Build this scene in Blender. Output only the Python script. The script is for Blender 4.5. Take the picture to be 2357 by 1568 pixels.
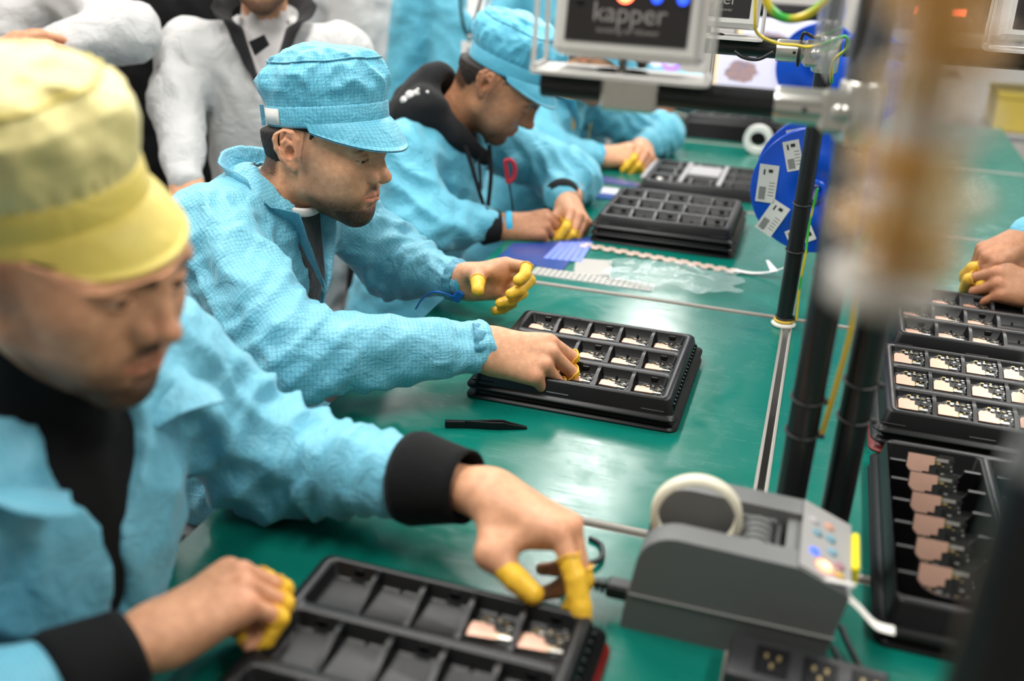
import bpy, bmesh, math, random
import numpy as np
from mathutils import Vector, Matrix
for _o in list(bpy.data.objects): bpy.data.objects.remove(_o)
SC = bpy.context.scene; COL = SC.collection
PI = math.pi
# ------------------------------------------------------------------ camera
_p, _y, _r = [math.radians(a) for a in (23.603, 16.507, 2.4446)]
FW = np.array([-math.sin(_y)*math.cos(_p), math.cos(_y)*math.cos(_p), -math.sin(_p)])
RT = np.array([math.cos(_y), math.sin(_y), 0.0]); UP = np.cross(RT, FW)
RT, UP = math.cos(_r)*RT+math.sin(_r)*UP, -math.sin(_r)*RT+math.cos(_r)*UP
CAM = np.array([0, 0, 1.45])
cd = bpy.data.cameras.new('camera'); cam = bpy.data.objects.new('camera', cd); COL.objects.link(cam)
M = Matrix.Identity(4)
for i in range(3):
    M[i][0], M[i][1], M[i][2], M[i][3] = RT[i], UP[i], -FW[i], CAM[i]
cam.matrix_world = M
cd.lens = 35; cd.sensor_width = 36; cd.sensor_fit = 'HORIZONTAL'; cd.clip_start = .02; cd.clip_end = 60
cd.dof.use_dof = True; cd.dof.focus_distance = 1.58; cd.dof.aperture_fstop = 2.0
SC.camera = cam
# ------------------------------------------------------------------ world, lights, exposure
w = bpy.data.worlds.new('world'); SC.world = w; w.use_nodes = True
w.node_tree.nodes['Background'].inputs[0].default_value = (.80, .88, .95, 1)
w.node_tree.nodes['Background'].inputs[1].default_value = .42
SC.view_settings.view_transform = 'Standard'; SC.view_settings.look = 'None'
SC.view_settings.exposure = 0.42; SC.view_settings.gamma = 1; SC.view_settings.use_curve_mapping = False
SC.cycles.use_denoising = True
SC.cycles.max_bounces = 7; SC.cycles.diffuse_bounces = 3; SC.cycles.glossy_bounces = 3
SC.cycles.transparent_max_bounces = 12; SC.cycles.transmission_bounces = 5
SC.cycles.sample_clamp_indirect = 6
LAMPS = [(x, y) for x in (-2.70, -.85, 1.00) for y in (.65, 2.42, 4.20, 5.95)]
LAMP_Z, LAMP_W = 2.75, 22.0
for lx, ly in LAMPS:
    ld = bpy.data.lights.new('tube_light', 'AREA'); ld.shape = 'RECTANGLE'; ld.size = .28; ld.size_y = 1.2
    ld.energy = LAMP_W; ld.color = (1, .985, .95)
    lo = bpy.data.objects.new('tube_light', ld); COL.objects.link(lo); lo.location = (lx, ly, LAMP_Z-.035)
# ------------------------------------------------------------------ helpers
def V(*a): return np.array(a, float)
def ray(u, v): return FW + RT*(u-1178.5)/2292. - UP*(v-784)/2292.
def pd(u, v, d): return CAM + ray(u, v)*d              # point seen at pixel u,v at a depth
def pz(u, v, z=.75): r = ray(u, v); return CAM + r*(z-CAM[2])/r[2]
def py(u, v, Y): r = ray(u, v); return CAM + r*(Y/r[1])
def px(u, v, X): r = ray(u, v); return CAM + r*(X/r[0])
def tag(o, label=None, cat=None, group=None, kind=None):
    if label: o['label'] = label
    if cat: o['category'] = cat
    if group: o['group'] = group
    if kind: o['kind'] = kind
    return o
def empty(name, loc=(0, 0, 0), rz=0, label=None, cat=None, group=None):
    o = bpy.data.objects.new(name, None); COL.objects.link(o); o.location = loc; o.rotation_euler = (0, 0, rz)
    o.empty_display_size = .05
    return tag(o, label, cat, group)
def setmat(me, m):
    for x in (m if isinstance(m, (list, tuple)) else [m]): me.materials.append(x)
def link(name, me, m=None, parent=None, loc=None, rot=None):
    if m is not None and not me.materials: setmat(me, m)
    o = bpy.data.objects.new(name, me); COL.objects.link(o)
    if parent is not None: o.parent = parent
    if loc is not None: o.location = loc
    if rot is not None: o.rotation_euler = rot
    return o
def pymesh(name, vs, fs, m=None, parent=None, smooth=True, uv=None, attrs=None, loc=None, rot=None):
    me = bpy.data.meshes.new(name)
    me.from_pydata([tuple(map(float, v)) for v in vs], [], [tuple(map(int, f)) for f in fs])
    me.update()
    if smooth: me.polygons.foreach_set('use_smooth', [True]*len(me.polygons))
    if uv is not None:
        l = me.uv_layers.new(name='UVMap'); l.data.foreach_set('uv', np.asarray(uv, np.float32).ravel())
    for k, a in (attrs or {}).items():
        if np.ndim(a) == 1:
            t = me.attributes.new(k, 'FLOAT', 'POINT'); t.data.foreach_set('value', np.asarray(a, np.float32))
        else:
            t = me.attributes.new(k, 'FLOAT_COLOR', 'POINT')
            c = np.ones((len(a), 4), np.float32); c[:, :3] = a; t.data.foreach_set('color', c.ravel())
    return link(name, me, m, parent, loc, rot)
class MB:
    """collects simple solids, builds one mesh object"""
    def __init__(s): s.v = []; s.f = []; s.sm = []
    def add(s, vs, fs, smooth=False):
        n = len(s.v); s.v += [tuple(map(float, q)) for q in vs]; s.f += [tuple(i+n for i in f) for f in fs]; s.sm += [smooth]*len(fs); return s
    def box(s, c, d, rz=0, bev=0):
        cx, cy, cz = c; hx, hy, hz = [q/2 for q in d]; b = min(bev, .45*min(d))
        if b <= 0:
            P = [(x, y, z) for z in (-hz, hz) for x, y in ((-hx, -hy), (hx, -hy), (hx, hy), (-hx, hy))]
            F = [(3, 2, 1, 0), (4, 5, 6, 7), (0, 1, 5, 4), (1, 2, 6, 5), (2, 3, 7, 6), (3, 0, 4, 7)]
        else:
            P = []; 
            def ring(i, z): 
                for x, y in ((-hx+b, -hy+i), (hx-b, -hy+i), (hx-i, -hy+b), (hx-i, hy-b), (hx-b, hy-i), (-hx+b, hy-i), (-hx+i, hy-b), (-hx+i, -hy+b)): P.append((x, y, z))
            ring(b, -hz); ring(0, -hz+b); ring(0, hz-b); ring(b, hz)
            F = [tuple(range(7, -1, -1)), tuple(range(24, 32))]
            for k in range(3):
                for i in range(8): F.append((k*8+i, k*8+(i+1) % 8, k*8+8+(i+1) % 8, k*8+8+i))
        ca, sa = math.cos(rz), math.sin(rz)
        return s.add([(cx+x*ca-y*sa, cy+x*sa+y*ca, cz+z) for x, y, z in P], F)
    def tube(s, pts, r, n=10, cap=True, closed=False):
        pts = [V(*p) for p in pts]; rs = r if hasattr(r, '__len__') else [r]*len(pts); m = len(pts); P = []; F = []
        up = None
        for i, p in enumerate(pts):
            if closed: t = pts[(i+1) % m]-pts[i-1]
            else: t = pts[min(i+1, m-1)]-pts[max(i-1, 0)]
            t = t/(np.linalg.norm(t)+1e-12)
            if up is None:
                up = V(0, 0, 1) if abs(t[2]) < .9 else V(1, 0, 0)
            a = up-t*(up@t); a /= np.linalg.norm(a); b = np.cross(t, a); up = a
            for k in range(n):
                th = 2*PI*k/n; P.append(p+(a*math.cos(th)+b*math.sin(th))*rs[i])
        for i in range(m if closed else m-1):
            j = (i+1) % m
            for k in range(n): F.append((i*n+k, i*n+(k+1) % n, j*n+(k+1) % n, j*n+k))
        s.add(P, F, True)
        if cap and not closed:
            s.add(P[:n], [tuple(range(n-1, -1, -1))]); s.add(P[-n:], [tuple(range(n))])
        return s
    def lathe(s, prof, c=(0, 0, 0), n=32, axis='z', smooth=True):
        P = []; F = []; m = len(prof)
        for k in range(n):
            th = 2*PI*k/n
            for r, z in prof:
                q = (r*math.cos(th), r*math.sin(th), z)
                if axis == 'y': q = (q[0], q[2], -q[1])
                if axis == 'x': q = (q[2], q[0], q[1])
                P.append((c[0]+q[0], c[1]+q[1], c[2]+q[2]))
        for k in range(n):
            j = (k+1) % n
            for i in range(m-1): F.append((k*m+i, j*m+i, j*m+i+1, k*m+i+1))
        return s.add(P, F, smooth)
    def prism(s, poly, a0, a1, axis='y', smooth=False):
        """polygon in the plane across an axis, extruded from a0 to a1"""
        n = len(poly); P = []
        for a in (a0, a1):
            for p, q in poly: P.append({'y': (p, a, q), 'x': (a, p, q), 'z': (p, q, a)}[axis])
        F = [tuple(range(n)), tuple(range(2*n-1, n-1, -1))]
        s.add(P, F, False); s.add(P, [(i, n+i, n+(i+1) % n, (i+1) % n) for i in range(n)], smooth); return s
    def build(s, name, m=None, parent=None, loc=None, rot=None, fixn=True, auto=None):
        me = bpy.data.meshes.new(name); me.from_pydata(s.v, [], s.f); me.update()
        me.polygons.foreach_set('use_smooth', s.sm)
        if fixn:
            bm = bmesh.new(); bm.from_mesh(me); bmesh.ops.recalc_face_normals(bm, faces=bm.faces); bm.to_mesh(me); bm.free()
        return link(name, me, m, parent, loc, rot)
def bezier(pts, n=12):
    """smooth Catmull-Rom path through points"""
    P = [V(*p) for p in pts]; out = []
    for i in range(len(P)-1):
        a, b, c, d = P[max(i-1, 0)], P[i], P[i+1], P[min(i+2, len(P)-1)]
        for k in range(n):
            t = k/n; out.append(.5*((2*b)+(c-a)*t+(2*a-5*b+4*c-d)*t*t+(3*b-a-3*c+d)*t**3))
    out.append(P[-1]); return out
def copy_tree(o, parent=None):
    c = o.copy(); COL.objects.link(c)
    if parent is not None: c.parent = parent
    for ch in list(o.children): copy_tree(ch, c)
    return c
# ------------------------------------------------------------------ materials
def srgb(r, g, b): return tuple(((c/255)/12.92 if c/255 <= .04045 else ((c/255+.055)/1.055)**2.4) for c in (r, g, b))
class NT:
    def __init__(s, m): s.t = m.node_tree; s.n = s.t.nodes; s.l = s.t.links
    def new(s, t, **kw):
        x = s.n.new(t)
        for k, v in kw.items():
            if k.startswith('i_'):
                key = k[2:]; key = int(key) if key.isdigit() else key.replace('_', ' ')
                if hasattr(v, 'node'): s.l.new(v, x.inputs[key])
                else: x.inputs[key].default_value = v
            else: setattr(x, k, v)
        return x
    def math(s, op, a, b=None, c=None):
        x = s.n.new('ShaderNodeMath'); x.operation = op
        for i, q in enumerate((a, b, c)):
            if q is None: continue
            if hasattr(q, 'node'): s.l.new(q, x.inputs[i])
            else: x.inputs[i].default_value = q
        return x.outputs[0]
    def mix(s, f, a, b):
        x = s.n.new('ShaderNodeMix'); x.data_type = 'RGBA'
        for i, q in ((0, f), (6, a), (7, b)):
            if hasattr(q, 'node'): s.l.new(q, x.inputs[i])
            elif i == 0: x.inputs[i].default_value = q
            else: x.inputs[i].default_value = (*q, 1)
        return x.outputs[2]
    def noise(s, scale, detail=3, rough=.55, vec=None, dist=0):
        x = s.new('ShaderNodeTexNoise'); x.inputs['Scale'].default_value = scale; x.inputs['Detail'].default_value = detail
        x.inputs['Roughness'].default_value = rough; x.inputs['Distortion'].default_value = dist
        if vec is not None: s.l.new(vec, x.inputs['Vector'])
        return x.outputs['Fac']
    def ramp(s, f, lo, hi):
        x = s.n.new('ShaderNodeMapRange'); s.l.new(f, x.inputs[0]); x.inputs[1].default_value = lo; x.inputs[2].default_value = hi; return x.outputs[0]
    def bump(s, h, strength, dist, nrm=None):
        x = s.n.new('ShaderNodeBump'); x.inputs['Strength'].default_value = strength; x.inputs['Distance'].default_value = dist
        s.l.new(h, x.inputs['Height'])
        if nrm is not None: s.l.new(nrm, x.inputs['Normal'])
        return x.outputs[0]
MATS = {}
def mat(name, col, rough=.5, metal=0, spec=.5, var=0, vscale=40, bump=0, bscale=200, bdist=.001, emit=None, estr=0, trans=0, alpha=1, coat=0, sheen=0, sss=0, ior=1.5):
    if name in MATS: return MATS[name]
    m = bpy.data.materials.new(name); m.use_nodes = True; t = NT(m); b = t.n['Principled BSDF']
    b.inputs['Base Color'].default_value = (*col, 1); b.inputs['Roughness'].default_value = rough; b.inputs['Metallic'].default_value = metal
    b.inputs['Specular IOR Level'].default_value = spec; b.inputs['IOR'].default_value = ior
    b.inputs['Transmission Weight'].default_value = trans; b.inputs['Alpha'].default_value = alpha; b.inputs['Coat Weight'].default_value = coat
    b.inputs['Sheen Weight'].default_value = sheen
    if sss: b.inputs['Subsurface Weight'].default_value = sss; b.inputs['Subsurface Radius'].default_value = (.006, .0025, .0012); b.inputs['Subsurface Scale'].default_value = 1
    co = t.new('ShaderNodeTexCoord').outputs['Object']
    if var:
        f = t.noise(vscale, 4, .6, co)
        c = t.mix(f, tuple(q*(1-var) for q in col), tuple(min(1, q*(1+var)) for q in col)); t.l.new(c, b.inputs['Base Color'])
    if bump:
        t.l.new(t.bump(t.noise(bscale, 4, .6, co), bump, bdist), b.inputs['Normal'])
    if emit: b.inputs['Emission Color'].default_value = (*emit, 1); b.inputs['Emission Strength'].default_value = estr
    MATS[name] = m; return m
# ------------------------------------------------------------------ numpy gradient noise
_rng = np.random.default_rng(7); _perm = np.concatenate([_rng.permutation(256)]*3); _grad = _rng.normal(size=(256, 3)); _grad /= np.linalg.norm(_grad, axis=1)[:, None]
def pnoise(p):
    p = np.asarray(p, float); i = np.floor(p).astype(int); f = p-i; i &= 255; u = f*f*f*(f*(f*6-15)+10); r = 0
    for dx in (0, 1):
        wx = u[:, 0] if dx else 1-u[:, 0]
        for dy in (0, 1):
            wy = u[:, 1] if dy else 1-u[:, 1]
            for dz in (0, 1):
                wz = u[:, 2] if dz else 1-u[:, 2]
                h = _perm[_perm[_perm[(i[:, 0]+dx) & 255]+((i[:, 1]+dy) & 255)]+((i[:, 2]+dz) & 255)]
                r = r+wx*wy*wz*((_grad[h]*(f-[dx, dy, dz])).sum(1))
    return r*1.6
# ------------------------------------------------------------------ implicit surfaces
def smin(a, b, k):
    if k <= 0: return np.minimum(a, b)
    h = np.clip(.5+.5*(b-a)/k, 0, 1); return b*(1-h)+a*h-k*h*(1-h)
class RC:
    """tapered capsule; sq=(direction, factor) squashes it along a direction"""
    def __init__(s, a, b, ra, rb=None, k=.01, sub=False, sq=None, uvr=None):
        s.a, s.b = V(*a), V(*b); s.ra = ra; s.rb = ra if rb is None else rb; s.k = k; s.sub = sub; s.sq = None
        if sq: n = V(*sq[0]); s.sq = (n/np.linalg.norm(n), sq[1])
    def box(s):
        r = max(s.ra, s.rb)*(1 if not s.sq else max(1, 1/s.sq[1])); return np.minimum(s.a, s.b)-r, np.maximum(s.a, s.b)+r
    def d(s, P):
        a, b = s.a, s.b; q = P-a; ba = b-a
        if s.sq:
            n, f = s.sq; q = q+n*((q@n)*(f-1))[..., None]; ba = ba+n*((ba@n)*(f-1))
        L = ba@ba
        t = np.clip((q@ba)/L, 0, 1) if L > 1e-14 else np.zeros(q.shape[:-1])
        return np.linalg.norm(q-t[..., None]*ba, axis=-1)-(s.ra+(s.rb-s.ra)*t)
class EL:
    def __init__(s, c, r, k=.01, sub=False, R=None): s.c = V(*c); s.r = V(*r); s.k = k; s.sub = sub; s.R = R
    def box(s): m = max(s.r); return s.c-m, s.c+m
    def d(s, P):
        q = P-s.c
        if s.R is not None: q = q@s.R
        k0 = np.linalg.norm(q/s.r, axis=-1); k1 = np.linalg.norm(q/(s.r*s.r), axis=-1)+1e-9
        return k0*(k0-1)/k1
class FN:
    """free function cut or join inside a box"""
    def __init__(s, f, lo, hi, k=0, sub=True): s.f = f; s.lo = V(*lo); s.hi = V(*hi); s.k = k; s.sub = sub
    def box(s): return s.lo, s.hi
    def d(s, P): return s.f(P)
def sdf_mesh(prims, h, margin=None):
    pos = [p for p in prims if not p.sub]
    lo = np.min([p.box()[0] for p in pos], 0)-3*h; hi = np.max([p.box()[1] for p in pos], 0)+3*h
    n = np.ceil((hi-lo)/h).astype(int)+1
    D = np.full(n, .2, np.float32)
    ax = [lo[i]+np.arange(n[i])*h for i in range(3)]
    for p in prims:
        b0, b1 = p.box(); m = p.k+3*h
        i0 = np.clip(np.floor((b0-m-lo)/h).astype(int), 0, n); i1 = np.clip(np.ceil((b1+m-lo)/h).astype(int)+1, 0, n)
        if (i1 <= i0).any(): continue
        sl = tuple(slice(a, b) for a, b in zip(i0, i1))
        P = np.stack(np.meshgrid(*[ax[i][sl[i]] for i in range(3)], indexing='ij'), -1)
        d = p.d(P).astype(np.float32)
        D[sl] = -smin(-D[sl], d, p.k) if p.sub else smin(D[sl], d, p.k)
    return surface_nets(D, lo, h)
def surface_nets(D, lo, h):
    S = D < 0; nx, ny, nz = D.shape
    cnt = np.zeros((nx-1, ny-1, nz-1), np.int8)
    for dx in (0, 1):
        for dy in (0, 1):
            for dz in (0, 1): cnt += S[dx:nx-1+dx, dy:ny-1+dy, dz:nz-1+dz]
    act = (cnt > 0) & (cnt < 8); idx = np.full(act.shape, -1, np.int64); C = np.argwhere(act); idx[act] = np.arange(len(C))
    acc = np.zeros((len(C), 3)); num = np.zeros(len(C))
    cs = [(0, 0, 0), (1, 0, 0), (0, 1, 0), (1, 1, 0), (0, 0, 1), (1, 0, 1), (0, 1, 1), (1, 1, 1)]
    for a, b in ((0, 1), (2, 3), (4, 5), (6, 7), (0, 2), (1, 3), (4, 6), (5, 7), (0, 4), (1, 5), (2, 6), (3, 7)):
        A = C+cs[a]; B = C+cs[b]; da = D[A[:, 0], A[:, 1], A[:, 2]]; db = D[B[:, 0], B[:, 1], B[:, 2]]
        m = (da < 0) != (db < 0); t = np.where(m, da/np.where(m, da-db, 1), 0)[:, None]
        q = np.array(cs[a])+t*(np.array(cs[b])-np.array(cs[a])); acc += q*m[:, None]; num += m
    vs = lo+(C+acc/num[:, None])*h
    F = []
    for axn in range(3):
        s0 = [slice(1, -1)]*3; s1 = list(s0); s0[axn] = slice(0, -1); s1[axn] = slice(1, None)
        a, b = S[tuple(s0)], S[tuple(s1)]
        for flip, msk in ((False, a & ~b), (True, ~a & b)):
            e = np.argwhere(msk); off = np.ones(3, int); off[axn] = 0; e = e+off
            o1, o2 = np.zeros(3, int), np.zeros(3, int); o1[(axn+1) % 3] = 1; o2[(axn+2) % 3] = 1
            q = [e-o1-o2, e-o2, e, e-o1]
            ids = np.stack([idx[x[:, 0], x[:, 1], x[:, 2]] for x in q], 1)
            if flip: ids = ids[:, ::-1]
            F.append(ids)
    return vs, np.concatenate(F)
def vnormals(vs, F):
    fn = np.cross(vs[F[:, 2]]-vs[F[:, 0]], vs[F[:, 3]]-vs[F[:, 1]]); n = np.zeros_like(vs)
    for k in range(4): np.add.at(n, F[:, k], fn)
    return n/(np.linalg.norm(n, axis=1)[:, None]+1e-12)
def relax(vs, F, it=2):
    for _ in range(it):
        s = np.zeros_like(vs); c = np.zeros(len(vs))
        for a, b in ((0, 1), (1, 2), (2, 3), (3, 0)):
            np.add.at(s, F[:, a], vs[F[:, b]]); np.add.at(c, F[:, a], 1); np.add.at(s, F[:, b], vs[F[:, a]]); np.add.at(c, F[:, b], 1)
        vs = .5*vs+.5*s/c[:, None]
    return vs
def quickmesh(name, vs, F, m=None, parent=None, attrs=None, uv=None):
    me = bpy.data.meshes.new(name); nv, nf = len(vs), len(F)
    me.vertices.add(nv); me.vertices.foreach_set('co', np.asarray(vs, np.float32).ravel())
    me.loops.add(nf*4); me.loops.foreach_set('vertex_index', np.asarray(F, np.int32).ravel())
    me.polygons.add(nf); me.polygons.foreach_set('loop_start', np.arange(0, nf*4, 4, dtype=np.int32))
    me.polygons.foreach_set('use_smooth', np.ones(nf, bool)); me.update(calc_edges=True)
    if uv is not None:
        l = me.uv_layers.new(name='UVMap'); l.data.foreach_set('uv', np.asarray(uv, np.float32).ravel())
    for k, a in (attrs or {}).items():
        if np.ndim(a) == 1: t = me.attributes.new(k, 'FLOAT', 'POINT'); t.data.foreach_set('value', np.asarray(a, np.float32))
        else:
            t = me.attributes.new(k, 'FLOAT_COLOR', 'POINT'); c = np.ones((nv, 4), np.float32); c[:, :3] = a; t.data.foreach_set('color', c.ravel())
    return link(name, me, m, parent)
def rot3(yaw, pitch, roll):
    y, p, r = [math.radians(a) for a in (yaw, pitch, roll)]
    cy, sy, cp, sp, cr, sr = math.cos(y), math.sin(y), math.cos(p), math.sin(p), math.cos(r), math.sin(r)
    return np.array([[cy, -sy, 0], [sy, cy, 0], [0, 0, 1]]) @ np.array([[cp, 0, sp], [0, 1, 0], [-sp, 0, cp]]) @ np.array([[1, 0, 0], [0, cr, -sr], [0, sr, cr]])
# ------------------------------------------------------------------ people: materials
def skin_mat():
    m = bpy.data.materials.new('skin'); m.use_nodes = True; t = NT(m); b = t.n['Principled BSDF']
    at = t.new('ShaderNodeAttribute', attribute_name='col').outputs['Color']; be = t.new('ShaderNodeAttribute', attribute_name='beard').outputs['Fac']
    co = t.new('ShaderNodeTexCoord').outputs['Object']
    f = t.noise(90, 5, .65, co)
    c = t.mix(t.ramp(f, .3, .75), (.80, .72, .68), (1.12, 1.08, 1.05))
    mu = t.n.new('ShaderNodeMix'); mu.data_type = 'RGBA'; mu.blend_type = 'MULTIPLY'; mu.inputs[0].default_value = 1; t.l.new(at, mu.inputs[6]); t.l.new(c, mu.inputs[7])
    sp = t.noise(900, 2, .5, co)
    k = t.math('MULTIPLY', be, t.math('ADD', t.math('MULTIPLY', sp, 1.9), .02)); k = t.math('MINIMUM', k, .96)
    t.l.new(t.mix(k, mu.outputs[2], (.012, .008, .006)), b.inputs['Base Color'])
    b.inputs['Roughness'].default_value = .48; b.inputs['Specular IOR Level'].default_value = .38
    b.inputs['Subsurface Weight'].default_value = .10; b.inputs['Subsurface Radius'].default_value = (1, .35, .18); b.inputs['Subsurface Scale'].default_value = .006
    nb = t.bump(t.noise(420, 4, .7, co), .25, .0012); t.l.new(t.bump(t.noise(60, 3, .6, co), .12, .004, nb), b.inputs['Normal'])
    return m
SKIN = skin_mat()
def cloth_mat(name, col, line=None, pitch=.0052, rough=.5, var=.10, sheen=.25, bstr=.35, bscale=26, lw=.10, spec=.45):
    m = bpy.data.materials.new(name); m.use_nodes = True; t = NT(m); b = t.n['Principled BSDF']
    tc = t.new('ShaderNodeTexCoord'); co = tc.outputs['Object']
    f = t.noise(9, 4, .6, co); c = t.mix(f, tuple(q*(1-var) for q in col), tuple(min(1, q*(1+var)) for q in col))
    if line:
        sx = t.new('ShaderNodeSeparateXYZ'); t.l.new(tc.outputs['UV'], sx.inputs[0]); ms = []
        for k in (0, 1):
            fr = t.math('FRACT', t.math('MULTIPLY', sx.outputs[k], 1/pitch)); ms.append(t.math('LESS_THAN', fr, lw))
        mm = t.math('MULTIPLY', t.math('MAXIMUM', *ms), .8); c = t.mix(mm, c, line)
    t.l.new(c, b.inputs['Base Color'])
    b.inputs['Roughness'].default_value = rough; b.inputs['Specular IOR Level'].default_value = spec; b.inputs['Sheen Weight'].default_value = sheen
    b.inputs['Sheen Roughness'].default_value = .4
    n1 = t.bump(t.noise(bscale, 5, .6, co, 1.2), bstr, .012); t.l.new(t.bump(t.noise(bscale*4.5, 3, .6, co, .8), bstr*.6, .003, n1), b.inputs['Normal'])
    return m
BLUE = (.19, .55, .70)
M_SMOCK = cloth_mat('smock_blue_grid', BLUE, line=(.04, .22, .33), pitch=.0060, lw=.09, bstr=.6, rough=.42)
M_SMOCK_NEAR = cloth_mat('smock_blue_fine', (.165, .50, .65), line=(.08, .34, .46), pitch=.0050, lw=.10, bstr=.6, rough=.42)
M_SMOCK_FAR = cloth_mat('smock_blue_plain', (.12, .47, .62), bstr=.6, rough=.45)
M_CAP = cloth_mat('cap_blue_grid', (.14, .52, .69), line=(.03, .19, .30), bstr=.55, pitch=.0060, lw=.09, rough=.42)
M_CAP_FAR = cloth_mat('cap_blue_plain', (.10, .45, .62))
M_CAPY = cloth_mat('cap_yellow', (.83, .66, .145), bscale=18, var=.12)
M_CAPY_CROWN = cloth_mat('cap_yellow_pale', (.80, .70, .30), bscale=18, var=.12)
M_WHITE = cloth_mat('coat_white', (.56, .55, .54), bscale=13, bstr=.8, rough=.6, sheen=.1)
M_DARK = cloth_mat('knit_black', (.0065, .0065, .007), rough=.9, sheen=.04, bscale=60, bstr=.2, spec=.2)
M_GREYKNIT = cloth_mat('knit_charcoal', (.045, .048, .055), rough=.9, sheen=.3, bscale=160, bstr=.6, spec=.2, var=.5)
M_HOOD = cloth_mat('hoodie_black', (.013, .013, .014), rough=.9, sheen=.07, bscale=60, bstr=.2, spec=.2)
M_TEE = cloth_mat('tee_grey', (.50, .47, .46), rough=.85, bscale=40, bstr=.2)
M_TEEW = cloth_mat('tee_white', (.75, .72, .68), rough=.85, bscale=40, bstr=.2)
M_YELTEE = cloth_mat('tee_yellow', (.75, .42, .02), rough=.8, bscale=40, bstr=.2)
M_JEAN = cloth_mat('trousers_black', (.016, .017, .02), rough=.85, bscale=40, bstr=.3, spec=.2)
M_HAIR = mat('hair_dark', (.018, .012, .009), .6, spec=.35, var=.4, vscale=300, bump=.7, bscale=500, bdist=.002)
M_COT = mat('finger_cot_yellow', (.86, .50, .035), .42, spec=.45, var=.12, vscale=120, bump=.25, bscale=260, bdist=.001)
M_EYE = None
def eye_mat():
    m = bpy.data.materials.new('eye'); m.use_nodes = True; t = NT(m); b = t.n['Principled BSDF']
    t.l.new(t.new('ShaderNodeAttribute', attribute_name='col').outputs['Color'], b.inputs['Base Color']); b.inputs['Roughness'].default_value = .12
    return m
M_EYE = eye_mat()
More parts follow.
